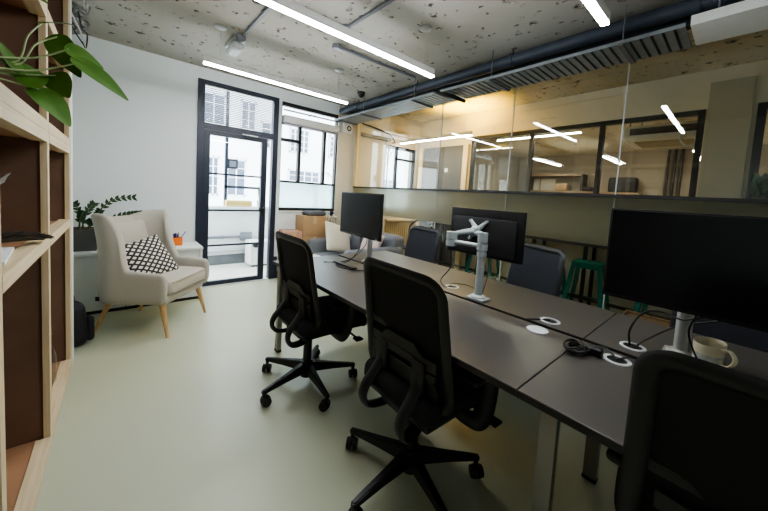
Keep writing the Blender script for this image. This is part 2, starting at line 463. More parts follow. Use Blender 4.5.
# transom blind: slats
bl = thing('venetian_blind', 'closed white slatted blind filling the panel above the glass door', 'blind', (1.22, YB+.012, 2.07))
sb = bm_new()
for i in range(19): box(sb, (0, 0, .014+i*.0225), (.835, .019, .0015), (-.55, 0, 0))
obj('slats', sb, 'blind', bl, smooth=False)
obj('headrail', bx(bm_new(), -.42, .42, -.012, .012, .435, .448), 'white', bl, smooth=False)

# ---- window beside the door
wf = bm_new(); WY0, WY1 = YB+.03, YB+.09
bx(wf, 1.765, 2.715, WY0, WY1, 2.50, 2.555); bx(wf, 1.765, 2.715, WY0, WY1, .98, 1.035)
bx(wf, 1.765, 1.785, WY0, WY1, .98, 2.55); bx(wf, 2.695, 2.715, WY0, WY1, .98, 2.55)
bx(wf, 1.785, 2.695, WY0, WY1, 1.405, 1.435)
for x in (2.07, 2.49): bx(wf, x-.022, x+.022, WY0, WY1, 1.43, 2.26)
bx(wf, 1.785, 2.07, WY0, WY1, 2.0, 2.045)
bx(wf, 1.785, 2.695, WY0, WY1, 2.24, 2.29)
win = struct('window_1', wf, 'blacksteel', smooth=False)
obj('window_pane', bx(bm_new(), 1.785, 2.695, YB+.058, YB+.062, 1.435, 2.50), 'glassw', win, smooth=False)
obj('frosted_pane', bx(bm_new(), 1.785, 2.695, YB+.058, YB+.062, 1.035, 1.405), 'glassfw', win, smooth=False)
obj('window_sill', bx(bm_new(), 1.765, 2.715, YB-.02, YB+.03, .975, .99), 'white', win, smooth=False)
rb = bm_new(); cyl(rb, (1.78, YB+.0, 2.30), (2.70, YB+.0, 2.30), .045, n=14)
bx(rb, 1.78, 2.70, YB-.05, YB+.02, 2.26, 2.36, .01)
rbo = thing('roller_blind', 'white rolled up roller blind across top of window beside the door', 'blind', (0, 0, 0))
obj('cassette', rb, 'white', rbo)
obj('bottom_bar', bx(bm_new(), 1.80, 2.68, YB-.025, YB-.01, 2.235, 2.255), 'blind', rbo)
pc = bm_new(); cyl(pc, (1.78, YB-.03, 2.43), (2.70, YB-.03, 2.43), .012); cyl(pc, (2.2, YB-.03, 2.43), (2.2, YB+.03, 2.43), .01)
cyl(pc, (2.06, YB-.08, 2.415), (2.30, YB-.0, 2.45), .007)
tag(obj('curtain_rail', pc, 'conduit'), 'thin grey rail crossing the top pane of the window', 'rail')

# wall sensor by partition
ws = thing('wall_speaker', 'small white wall box with black ring, high on cream pier', 'speaker', (2.86, YB, 2.36))
obj('housing', bx(bm_new(), -.085, .085, -.05, -.001, -.085, .085, .01), 'white', ws)
t = bm_new(); tube(t, [(.02+.034*math.cos(a), -.053, .0+.034*math.sin(a)) for a in [2*PI*k/20 for k in range(20)]], .009, 6, True)
obj('ring', t, 'blacksteel', ws)

# ------------------------------------------------------------------ glass partition
JY = [YB, 3.54, 2.55, 1.62, .69, -.24, -1.17, YF]
for i in range(len(JY)-1):
    y1, y0 = JY[i], JY[i+1]
    g = bm_new(); bx(g, XP-.005, XP+.005, y0+.003, y1-.003, .06, 2.62)
    pnl = struct('window_%d' % (i+2), g, 'glassp', smooth=False)
    obj('frosted_film', bx(bm_new(), XP-.009, XP-.0065, y0+.003, y1-.003, 1.0, 1.40), 'glassf', pnl, smooth=False)
    if i < len(JY)-2:
        s = bm_new(); bx(s, XP-.007, XP+.007, y0-.004, y0+.004, .06, 2.62)
        obj('joint_seal', s, 'grommet', pnl, smooth=False)
struct('trim_1', bx(bm_new(), XP-.022, XP+.022, YF, YB-.001, 1.40, 1.425), 'blacksteel', smooth=False)
struct('trim_2', bx(bm_new(), XP-.03, XP+.03, YF, YB-.001, 0, .06), 'blacksteel', smooth=False)
struct('trim_3', bx(bm_new(), XP-.03, XP+.03, YF, YB-.001, 2.62, CH), 'blacksteel', smooth=False)
struct('trim_4', bx(bm_new(), XP-.03, XP+.035, YB-.075, YB-.001, 1.425, 2.62), 'timber', smooth=False)

# ------------------------------------------------------------------ corridor beyond the glass
CC = 2.80
struct('floor_corridor', bx(bm_new(), XP+.021, 9.7, YF-.1, YB+.5, -.1, 0), 'warmfloor')
struct('ceiling_corridor', bx(bm_new(), XP+.061, XW+.1, YF-.1, YB+.12, CC, CC+.1), 'ceil2')
b = bm_new()
bx(b, 3.101, 3.74, YB, YB+.14, 0, CC); bx(b, 4.56, XW+.1, YB, YB+.14, 0, CC)
bx(b, 3.74, 4.56, YB, YB+.14, 2.24, CC); bx(b, 3.74, 4.56, YB, YB+.14, 0, 1.0)
struct('wall_corridor_back', b, 'cream', smooth=False)
wf = bm_new()
for x in (3.74, 4.04, 4.52): bx(wf, x, x+.04, YB+.03, YB+.09, 1.0, 2.24)
bx(wf, 3.74, 4.56, YB+.03, YB+.09, 2.19, 2.24); bx(wf, 3.74, 4.56, YB+.03, YB+.09, 1.0, 1.05); bx(wf, 4.04, 4.56, YB+.03, YB+.09, 1.99, 2.03)
w2 = struct('window_20', wf, 'navy', smooth=False)
obj('window_pane', bx(bm_new(), 3.78, 4.52, YB+.058, YB+.062, 1.05, 2.19), 'glassw', w2, smooth=False)
# far corridor wall with internal windows (y .35..3.15 and y<0)
b = bm_new(); W0, W1 = XW, XW+.10
bx(b, W0, W1, YF, YB, 0, 1.48); bx(b, W0, W1, YF, YB, 2.40, CC)
bx(b, W0, W1, 3.16, YB, 1.48, 2.40); bx(b, W0, W1, -.0, .345, 1.48, 2.40); bx(b, W0, W1, YF, -1.6, 1.48, 2.40)
struct('wall_right', b, 'cream', smooth=False)
struct('wall_right_pier', bx(bm_new(), XW-.03, XW-.001, .03, .335, 1.2, 2.66), 'pilaster', smooth=False)
gp = struct('door_2', bx(bm_new(), XW-.035, XW-.001, 3.29, 4.24, 0, 2.27), 'greypanel', smooth=False)
obj('sign_plate', bx(bm_new(), XW-.04, XW-.036, 3.62, 3.69, 1.80, 1.87), 'paper', gp, smooth=False)
obj('jamb', bx(bm_new(), XW-.07, XW-.001, 3.19, 3.285, 0, 2.27), 'timber', gp, smooth=False)
obj('jamb', bx(bm_new(), XW-.07, XW-.001, 4.245, 4.33, 0, 2.27), 'timber', gp, smooth=False)
wf = bm_new()
for y in (.35, 1.23, 2.11, 3.11): bx(wf, W0-.015, W0+.05, y, y+.05, 1.48, 2.40)
bx(wf, W0-.015, W0+.05, .35, 3.16, 2.35, 2.40); bx(wf, W0-.015, W0+.05, .35, 3.16, 1.44, 1.49)
w3 = struct('window_21', wf, 'blacksteel', smooth=False)
obj('window_pane', bx(bm_new(), W0+.018, W0+.022, .37, 3.13, 1.48, 2.36), 'glassw', w3, smooth=False)
wf = bm_new()
for y in (-.06, -.83, -1.6): bx(wf, W0-.015, W0+.05, y, y+.06, 1.48, 2.40)
bx(wf, W0-.015, W0+.05, -1.6, 0, 2.34, 2.40); bx(wf, W0-.015, W0+.05, -1.6, 0, 1.44, 1.49)
w4 = struct('window_22', wf, 'blacksteel', smooth=False)
obj('window_pane', bx(bm_new(), W0+.018, W0+.022, -1.58, -.02, 1.48, 2.36), 'glassw', w4, smooth=False)

# room beyond the far windows
struct('ceiling_far', bx(bm_new(), XW+.1, 9.7, YF-.1, YB+.5, 2.72, 2.82), 'ceil2')
struct('wall_far', bx(bm_new(), 9.5, 9.6, YF, YB+.5, 0, 2.72), 'farwall', smooth=False)
struct('wall_far_back', bx(bm_new(), XW+.1, 9.5, YB+.3, YB+.4, 0, 2.72), 'farwall', smooth=False)

# ------------------------------------------------------------------ bookcase on the left
bk = thing('bookcase', 'tall pine fronted bookcase with dark brown compartments along the left wall', 'bookcase', (-.24, 2.0, 0))
def bkb(name, x0, x1, y0, y1, z0, z1, m): return obj(name, bx(bm_new(), x0+.24, x1+.24, y0-2.0, y1-2.0, z0, z1, .0015), m, bk, smooth=False)
XB, XF = -.62, -.24
DIV = [.45, 1.285, 2.085, 2.925]
UN = [(.0, 1.5015), (1.5025, 2.66)]
bkb('end_panel', XB, XF+.003, 2.951, 3.06, 0, 2.69, 'white')
for (z0, z1) in UN:
    bkb('back_panel', XB, XB+.015, DIV[0], 2.95, z0+.05, z1, 'mdf')
    for y in DIV:
        bkb('divider', XB+.015, XF-.024, y-.009, y+.009, z0+.05, z1-.02, 'mdf')
        bkb('upright', XF-.024, XF, y-.0225, y+.0225, z0, z1, 'pinez')
for z in (.045, 1.0, 1.475, 2.02, 2.64):
    bkb('shelf', XB+.015, XF-.045, DIV[0], 2.945, z-.012, z+.012, 'mdfl')
for z0, z1 in ((.02, .062), (.975, 1.025), (1.455, 1.5015), (1.5025, 1.55), (1.995, 2.05), (2.61, 2.66)):
    for a, c in zip(DIV, DIV[1:]):
        bkb('rail', XF-.05, XF+.0015, a+.0225, c-.0225, z0, z1, 'pine')

# things on the bookcase
def leaf_mesh(L, W, fold=.18, droop=.15, n=10):
    b = bm_new(); rows = []
    for i in range(n+1):
        t = i/n
        w = W/2*(math.sin(PI*min(1, t**.62)))**.75 if 0 < t < 1 else 0
        w *= (1.12-.35*t)
        x = L*t; zc = -droop*L*t*t
        rows.append([b.verts.new((x - (.10*L*(1-t) if abs(s) == 1 and t < .25 else 0), s*w, zc+abs(s)*w*fold)) for s in (-1, -.5, 0, .5, 1)])
    for A, B in zip(rows, rows[1:]):
        for k in range(4): b.faces.new((A[k], A[k+1], B[k+1], B[k]))
    bmesh.ops.remove_doubles(b, verts=b.verts[:], dist=1e-5)
    return b

def frame_xf(base, tip, up):
    base, tip, up = Vector(base), Vector(tip), Vector(up)
    x = (tip-base).normalized(); y = up.cross(x).normalized(); z = x.cross(y)
    m = Matrix((x, y, z)).transposed().to_4x4(); m.translation = base
    return m

po = thing('pothos_plant', 'trailing green heart leaved houseplant on the upper bookcase shelf', 'plant', (-.42, .98, 1.55))
def rel(p, o): return tuple(Vector(p)-o.location)
pb = bm_new(); lathe(pb, [(.055, 0), (.075, .12), (.08, .13), (.07, .13), (.066, .118), (.0, .118)]); obj('pot', pb, 'terracotta', po)
# leaves: base, tip, up, width
PL = [
 ([(-.42,.98,1.67),(-.31,1.25,1.63),(-.225,1.38,1.62),(-.205,1.44,1.72),(-.184,1.50,1.786)], (-.184,1.50,1.786), (-.112,1.57,1.845), .05, (-.25,-.3,1)),
 ([(-.42,.98,1.66),(-.31,1.25,1.62),(-.222,1.38,1.615),(-.19,1.44,1.70),(-.15,1.50,1.758)], (-.155,1.50,1.755), (-.096,1.46,1.635), .075, (-.35,-.9,.2)),
 ([(-.42,.98,1.65),(-.31,1.25,1.60),(-.20,1.38,1.64),(-.117,1.42,1.705)], (-.122,1.42,1.705), (-.030,1.44,1.68), .085, (.30,-.75,.75)),
 ([(-.42,.98,1.65),(-.31,1.22,1.58),(-.20,1.36,1.60),(-.091,1.40,1.668)], (-.100,1.395,1.672), (.036,1.37,1.580), .075, (.35,-.75,.65)),
 ([(-.42,.98,1.65),(-.31,1.22,1.57),(-.23,1.36,1.585),(-.145,1.42,1.617)], (-.148,1.42,1.620), (-.118,1.41,1.552), .075, (-.55,-.85,.2)),
 ([(-.42,.98,1.65),(-.33,1.20,1.565),(-.26,1.34,1.565),(-.179,1.40,1.562)], (-.182,1.40,1.562), (-.104,1.36,1.464), .085, (.5,-.75,.5)),
 ([(-.42,.98,1.65),(-.33,1.20,1.57),(-.224,1.38,1.583)], (-.226,1.38,1.585), (-.158,1.42,1.612), .10, (.1,-.9,.5)),
 ([(-.42,.98,1.67),(-.33,1.22,1.58),(-.217,1.36,1.590)], (-.217,1.36,1.592), (-.250,1.41,1.69), .06, (.8,-.5,.1)),
 ([(-.42,.98,1.68),(-.34,1.24,1.78),(-.225,1.49,1.875)], (-.225,1.49,1.875), (-.165,1.50,1.856), .05, (.2,-.7,.7)),
]
for st, a, t, w, up in PL:
    sb = bm_new(); tube(sb, [rel(p, po) for p in spline(st, 6)], [.0026]*(len(st)*6-5), 6)
    obj('stem', sb, 'stem', po)
    L = (Vector(t)-Vector(a)).length
    lb = leaf_mesh(L, w, .16, .10); lo = obj('leaf', lb, 'leaf', po, sub=1, xf=frame_xf(rel(a, po), rel(t, po), up))

sg = bm_new()
ctr = spline([(-.46, 1.46, 1.045), (-.40, 1.62, 1.06), (-.31, 1.78, 1.055), (-.235, 1.90, 1.042)], 12)
tube(sg, ctr, .006, 6)
rnd = random.Random(3)
for i, p in enumerate(ctr):
    t = i/(len(ctr)-1); ln = .075*(1-t)**.6+.02
    d = (ctr[min(i+1, len(ctr)-1)]-ctr[max(0, i-1)]).normalized()
    for k in range(22):
        a = rnd.uniform(0, PI); side = Vector((math.cos(a)*d.y, -math.cos(a)*d.x, abs(math.sin(a))*.7))
        e = p+side*ln*rnd.uniform(.5, .9)+d*ln*.9; e.z = max(e.z, 1.032)
        tube(sg, [p, (p+e)/2+Vector((0, 0, .004)), e], [.0025, .002, .0007], 4)
tag(obj('dried_pine_sprig', sg, 'sprig'), 'dark dried needle sprig lying on the lower bookcase shelf', 'dried sprig')
pcn = bm_new()
for k in range(60):
    t = k/60; a = k*2.4; r = .032*math.sin(PI*(t*.85+.12)); z = .075*t
    box(pcn, (r*math.cos(a), z-.03, r*math.sin(a)), (.018, .008, .018), (0, -a, .5), .002)
cyl(pcn, (0, -.035, 0), (0, .04, 0), .02, .012)
o = obj('pine_cone', pcn, 'sprig'); o.location = (-.375, 1.63, 1.105); tag(o, 'dark pine cone resting on the dried needle sprig', 'pine cone')
mg = thing('magazine', 'white printed magazine lying on the lower bookcase shelf edge', 'magazine', (-.335, 1.60, 1.0265), .1)
obj('pages', bx(bm_new(), -.10, .06, -.16, .125, 0, .012, .001), 'paper', mg, smooth=False)
ln = bm_new()
for k, w in enumerate((.11, .08, .10)): bx(ln, -.07+k*.03, -.062+k*.03, -.12, -.12+w*2.1, .0121, .0126)
obj('printed_lines', ln, 'ink', mg, smooth=False)
fe = bm_new(); q = spline([(0, 0, 0), (.02, .05, .09), (.035, .12, .16), (.05, .19, .19)], 8); tube(fe, q, .002, 5)
for i, p in enumerate(q[8:]):
    for s in (-1, 1):
        for k in range(2):
            e = p+Vector((.01*s, .035, .02*s+.012))*rnd.uniform(.7, 1.3); tube(fe, [p, (p+e)/2+Vector((0, 0, .004)), e], [.0015, .0012, .0004], 4)
o = obj('grey_feather', fe, 'feather'); o.location = (-.36, 1.55, 1.085); tag(o, 'grey feather plume standing up above the lower bookcase shelf', 'feather')
bt = thing('water_bottle', 'clear plastic bottle standing in the lowest bookcase compartment', 'bottle', (-.32, 2.62, .0575))
q = bm_new(); lathe(q, [(.036, 0), (.042, .01), (.042, .07), (.038, .08), (.042, .09), (.042, .17), (.03, .22), (.014, .25), (.014, .275)], n=20); obj('body', q, 'clearplastic', bt)
q = bm_new(); cyl(q, (0, 0, .2755), (0, 0, .295), .016); obj('cap', q, 'paper', bt)

# ------------------------------------------------------------------ sideboard, armchair and their things
sbd = thing('sideboard', 'low white sideboard with ribbed shutter front against the back wall', 'sideboard', (.2, 4.155, 0))
def sbx(n, x0, x1, y0, y1, z0, z1, m, bev=.003): return obj(n, bx(bm_new(), x0-.2, x1-.2, y0-4.155, y1-4.155, z0, z1, bev), m, sbd)
sbx('top', -.60, .735, 3.93, 4.368, .575, .60, 'whitegloss')
sbx('side', -.60, -.575, 3.94, 4.368, .03, .574, 'whitegloss'); sbx('side', .705, .73, 3.94, 4.368, .03, .574, 'whitegloss')
sbx('base', -.60, .73, 3.97, 4.36, .0, .03, 'darkplastic'); sbx('back', -.575, .705, 4.35, 4.366, .03, .574, 'whitegloss')
for a, c in ((-.573, .062), (.068, .703)):
    q = bm_new(); z = .04
    bx(q, a-.2, c-.2, 3.957-4.155, 3.972-4.155, .035, .573)
    while z < .56: bx(q, a-.2, c-.2, 3.952-4.155, 3.958-4.155, z, z+.0155); z += .0185
    d = obj('shutter', q, 'whitegloss', sbd, smooth=False)
    hd = bm_new(); e = c-.03 if a < 0 else a+.03
    bx(hd, e-.006-.2, e+.006-.2, 3.942-4.155, 3.9515-4.155, .30, .40, .002); obj('handle', hd, 'grommet', d)

pt = thing('pen_pot', 'square orange desk pot full of dark blue pens on white sideboard', 'pen pot', (.51, 4.16, .60), .1)
q = bm_new(); s = .046
bx(q, -s, s, -s, s, 0, .004); bx(q, -s, -s+.003, -s, s, 0, .09); bx(q, s-.003, s, -s, s, 0, .09); bx(q, -s, s, -s, -s+.003, 0, .09); bx(q, -s, s, s-.003, s, 0, .09)
obj('pot', q, 'orange', pt, smooth=False)
for k in range(11):
    a = rnd.uniform(0, 2*PI); r0 = rnd.uniform(.0, .02); r1 = rnd.uniform(.012, .042)
    e = (r1*math.cos(a), r1*math.sin(a), rnd.uniform(.12, .145))
    if k == 0: e = (.085, -.01, .155); a = PI
    p = tag(obj('pen', cyl(bm_new(), (r0*math.cos(a+.3)*.8, r0*math.sin(a+.3)*.8, .006), e, .0045, .004, 8), 'penblue'), None)
    p.location = pt.location; tag(p, 'dark blue pen in the orange pot, leaning out furthest to the right' if k == 0 else 'dark blue pen standing among others in the orange pot', 'pen', 'pens in the orange pot')
pbx = thing('paper_box', 'flat white lidded box on the sideboard behind the armchair wing', 'box', (.31, 4.2, .60), .05)
obj('box_body', bx(bm_new(), -.13, .13, -.10, .10, 0, .055, .003), 'paper', pbx); obj('lid', bx(bm_new(), -.133, .133, -.103, .103, .0555, .075, .003), 'whitegloss', pbx)
obj('label_strip', bx(bm_new(), -.09, .11, -.1045, -.1033, .066, .073), 'ink', pbx, smooth=False)

zz = thing('leafy_plant', 'dark green plant with arching leaflet stems in grey planter on sideboard', 'plant', (-.25, 4.16, .60))
q = bm_new(); loft(q, [[(x*k, y*k, z) for x, y in ((-1, -1), (1, -1), (1, 1), (-1, 1))] for k, z in ((.095, 0), (.13, .21), (.118, .21), (.112, .18))]); obj('planter', q, 'potgrey', zz, smooth=False)
obj('soil', bx(bm_new(), -.108, .108, -.108, .108, .175, .182), 'soil', zz, smooth=False)
ZS = [[(.03, 0, .18), (.10, -.01, .36), (.22, -.03, .50), (.38, -.05, .53)], [(.0, .02, .18), (-.02, .0, .34), (-.06, -.04, .46)], [(.02, -.03, .18), (.08, -.06, .30), (.12, -.10, .39)],
      [(-.03, -.02, .18), (-.02, -.08, .30), (.0, -.12, .38)], [(.04, .02, .18), (.20, .0, .30), (.34, .0, .355), (.42, -.01, .36)], [(-.02, .03, .18), (.02, .04, .36), (.07, .06, .45)], [(.0, -.04, .18), (.05, -.08, .26), (.03, -.13, .30)]]
for st in ZS:
    c = spline(st, 8); stm = obj('stem', tube(bm_new(), c, [.009-.006*i/len(c) for i in range(len(c))], 7), 'stembrown', zz)
    lb = bm_new()
    for i in range(7, len(c), 2):
        d = (c[min(i+1, len(c)-1)]-c[i-1]).normalized(); sd = d.cross(Vector((0, 1, .2))).normalized(); s2 = d.cross(sd)
        for sg_ in (-1, 1):
            base = c[i]; tip = base+(sd*sg_*.8+s2*.25+d*.75).normalized()*rnd.uniform(.042, .056)
            L = leaf_mesh((tip-base).length, .027, .1, .05, 6); bmesh.ops.transform(L, matrix=frame_xf(base, tip, s2+Vector((0, -.6, .3))), verts=L.verts[:])
            me = bpy.data.meshes.new('t'); L.to_mesh(me); L.free(); lb.from_mesh(me); bpy.data.meshes.remove(me)
    obj('leaflets', lb, 'leafdark', zz)

# wingback armchair, local +X is forward
ac = thing('armchair', 'pale linen wingback armchair with oak legs beside the sideboard', 'armchair', (.272, 3.47, 0), math.radians(-40))
def shell(bm):
    # plan path from left arm front round the back to right arm front
    pts = []
    hw, fx, bxk, rc = .315, .28, -.30, .17
    N = 16
    for i in range(N): pts.append((fx+(bxk+rc-fx)*i/N, hw, 0))
    for i in range(13):
        a = PI/2+PI/2*i/12; pts.append((bxk+rc+rc*math.cos(a), hw-rc+rc*math.sin(a), 0))
    for i in range(1, 10): pts.append((bxk, (hw-rc)*(1-2*i/10), 0))
    pts2 = [(x, -y, z) for x, y, z in reversed(pts[:N+13])]
    pts += pts2; n = len(pts)
    rings = []
    for i, p in enumerate(pts):
        p = Vector(p); a = Vector(pts[max(i-1, 0)]); c = Vector(pts[min(i+1, n-1)])
        t = (c-a).normalized(); nrm = Vector((t.y, -t.x, 0))     # outward
        if nrm.dot(Vector((p.x+.0, p.y, 0))) < 0: nrm = -nrm
        # along-arm coordinate: 0 at the front, 1 at the wing
        s = (fx-p.x)/(fx-(bxk+rc)); s = max(0, min(1, s))
        isback = abs(p.y) < hw-.02 and p.x < bxk+rc
        w = max(0, min(1, (s-.68)/.31)); w = w*w*(3-2*w)
        top = .555+.02*s + w*.455
        bk_ = max(0, 1-abs(p.y)/(hw-.02)) if isback else 0
        top -= .055*min(1, bk_*2.2)
        top += .0
        zb = .27+.02*(1-s)
        ring = []
        th = .062+.012*w
        def off(z):
            h = max(0, z-.5)
            rec = -.15*h*(.35+.65*w)                # recline
            fl = (-.20*w*(1-bk_))*h+.75*w*(1-bk_)*max(0, h-.34)               # wing flare outwards
            fwdw = .10*h*max(0, w)*(1-min(1, bk_*2.0)) if abs(p.y) > .15 else 0
            return Vector((rec+fwdw, 0, 0))+nrm*fl
        zs = [zb, zb+.10, (zb+top)/2, top-.05]
        for z in zs: ring.append(p+nrm*th*.5+off(z)+Vector((0, 0, z)))
        ring.append(p+nrm*th*.42+off(top)+Vector((0, 0, top-.015)))
        ring.append(p+nrm*th*.0+off(top)+Vector((0, 0, top)))
        ring.append(p-nrm*th*.42+off(top)+Vector((0, 0, top-.015)))
        for z in reversed(zs): ring.append(p-nrm*th*.5+off(z)+Vector((0, 0, z)))
        rings.append(ring)
    # rounded fronts
    def cap(r, d):
        c = sum(r, Vector())/len(r)
        return [c+(v-c)*.72+d for v in r]
    rings.insert(0, cap(rings[0], Vector((.03, 0, 0)))); rings.append(cap(rings[-1], Vector((.03, 0, 0))))
    loft(bm, rings)
    return bm
obj('shell', shell(bm_new()), 'linen', ac, sub=1)
q = bm_new(); softbox(q, (-.0, 0, .315), (.56, .58, .09), .035); obj('seat_base', q, 'linen', ac)
q = bm_new(); softbox(q, (.035, 0, .415), (.56, .555, .13), .05, 5)
for v in q.verts:
    if v.co.z > .42: v.co.z += .03*(1-(v.co.y/.28)**2)*(1-((v.co.x-.035)/.28)**2)
sc = obj('seat_cushion', q, 'linen', ac)
pp = [(.035+.258*sx, .258*sy, .47) for sx, sy in ((1, 1), (1, -1), (-1, -1), (-1, 1))]
q = bm_new(); tube(q, [(.312*1.0, y, .462) for y in (-.24, -.1, .1, .24)], .006, 6); tube(q, [(.312, y, .372) for y in (-.24, -.1, .1, .24)], .006, 6); obj('piping', q, 'linen2', sc)
q = bm_new(); pillow(q, .50, .50, .15); obj('back_cushion', q, 'linen', ac, sub=1, xf=Matrix.Translation((-.255, 0, .70)) @ Euler((0, math.radians(-102), 0)).to_matrix().to_4x4() @ Matrix.Rotation(PI/2, 4, 'Z'))
for sx, sy in ((.23, .25), (.23, -.25), (-.22, .22), (-.22, -.22)):
    q = bm_new(); cyl(q, (sx, sy, .285), (sx*1.30+(.0 if sx > 0 else -.055), sy*1.12, 0), .024, .012, 14)
    obj('leg', q, 'oak', ac)
q = bm_new(); box(q, (-.22, -.353, .33), (.03, .004, .035)); obj('care_tag', q, 'blackcloth', ac)
cu = thing('patterned_cushion', 'black and white trellis patterned cushion leaning on the linen armchair', 'cushion', (0, 0, 0))
q = bm_new(); pillow(q, .43, .43, .13); o = obj('cover', q, 'trellis', cu, sub=1)
cu.matrix_world = ac.matrix_basis if False else Matrix.Translation((.272, 3.47, 0)) @ Matrix.Rotation(math.radians(-40), 4, 'Z') @ Matrix.Translation((-.035, -.055, .60)) @ Euler((math.radians(0), math.radians(57), math.radians(-20))).to_matrix().to_4x4() @ Matrix.Rotation(math.radians(12), 4, 'Z')

bg = thing('backpack', 'black soft bag slumped on the floor behind armchair', 'bag', (-.275, 3.30, 0), .5)
q = bm_new(); softbox(q, (0, 0, .20), (.24, .30, .40), .09, 5)
for v in q.verts:
    v.co.x *= 1-.25*(v.co.z/.4)+.1*math.sin(v.co.z*18+v.co.y*7)*.3; v.co.y *= 1-.18*max(0, v.co.z-.15)/.25
bg.scale = (.74, .80, .88); obj('body', q, 'bag', bg, sub=1)
q = bm_new(); softbox(q, (.115, -.02, .14), (.07, .22, .22), .03); obj('front_pocket', q, 'bag', bg)
q = bm_new(); tube(q, spline([(.0, -.06, .38), (.01, -.03, .45), (.01, .03, .45), (.0, .06, .38)], 6), .009, 8); obj('handle', q, 'bag', bg)
q = bm_new(); bx(q, .150, .1525, -.05, .02, .19, .21); obj('logo_patch', q, 'paper', bg, smooth=False)

# ------------------------------------------------------------------ desks
DH = .73
def bench(name, label, y0, y1, legs, grommets, lx=(.985, 2.085)):
    t = thing(name, label, 'desk', (1.53, (y0+y1)/2, 0)); oy = (y0+y1)/2
    for (x0, x1) in ((.945, 1.535), (1.565, 2.13)):
        top = obj('tabletop', bx(bm_new(), x0-1.53, x1-1.53, y0-oy, y1-oy, DH-.025, DH, .0015), 'desk', t, smooth=False)
        e = bm_new(); k = .0012
        bx(e, x0-k-1.53, x1+k-1.53, y0-k-oy, y1+k-oy, DH-.024, DH-.0025); obj('edge_band', e, 'deskedge', top, smooth=False)
    obj('cable_channel', bx(bm_new(), .004, .036, y0-oy+.01, y1-oy-.01, DH-.06, DH-.05), 'deskedge', t, smooth=False)
    for x in (1.10, 1.40, 1.70, 1.98): obj('beam', bx(bm_new(), x-.02-1.53, x+.02-1.53, y0+.05-oy, y1-.05-oy, DH-.065, DH-.0255), 'legsteel', t, smooth=False)
    for y in legs:
        obj('crossbar', bx(bm_new(), lx[0]-.017-1.53, lx[1]+.017-1.53, y-.02-oy, y+.02-oy, DH-.09, DH-.066), 'legsteel', t, smooth=False)
        for x in lx:
            l = obj('leg', bx(bm_new(), x-.017-1.53, x+.017-1.53, y-.028-oy, y+.028-oy, .018, DH-.0255, .004), 'legsteel', t)
            obj('foot', bx(bm_new(), x-.018-1.53, x+.018-1.53, y-.029-oy, y+.029-oy, 0, .018), 'blackplastic', l)
    for gx, gy, op in grommets:
        g = bm_new(); c = (gx-1.53, gy-oy, DH)
        if op:
            lathe(g, [(.034, .0005), (.046, .0005), (.045, .004), (.040, .005), (.033, .004), (.033, .0006)], c, 28, False)
            o = obj('grommet', g, 'grommet', t)
            h = bm_new(); lathe(h, [(.0328, .0004), (.0328, .0012), (.0, .0012)], c, 24); obj('cable_hole', h, 'blackplastic', o)
        else:
            lathe(g, [(.046, .0003), (.045, .004), (.0, .0045)], c, 28); obj('grommet', g, 'grommet', t)
    return t
bench('bench_desk', 'dark grey double bench desk nearest the armchair and door', .412, 2.42, (2.35,), [(1.64, .58, 1), (1.47, .57, 0), (1.68, 1.21, 1)])
bench('bench_desk', 'dark grey double bench desk by the mug, under the big right monitor', -1.6, .408, (.37, -1.5), [(1.66, .255, 1), (1.455, .265, 1)], (1.135, 1.735))

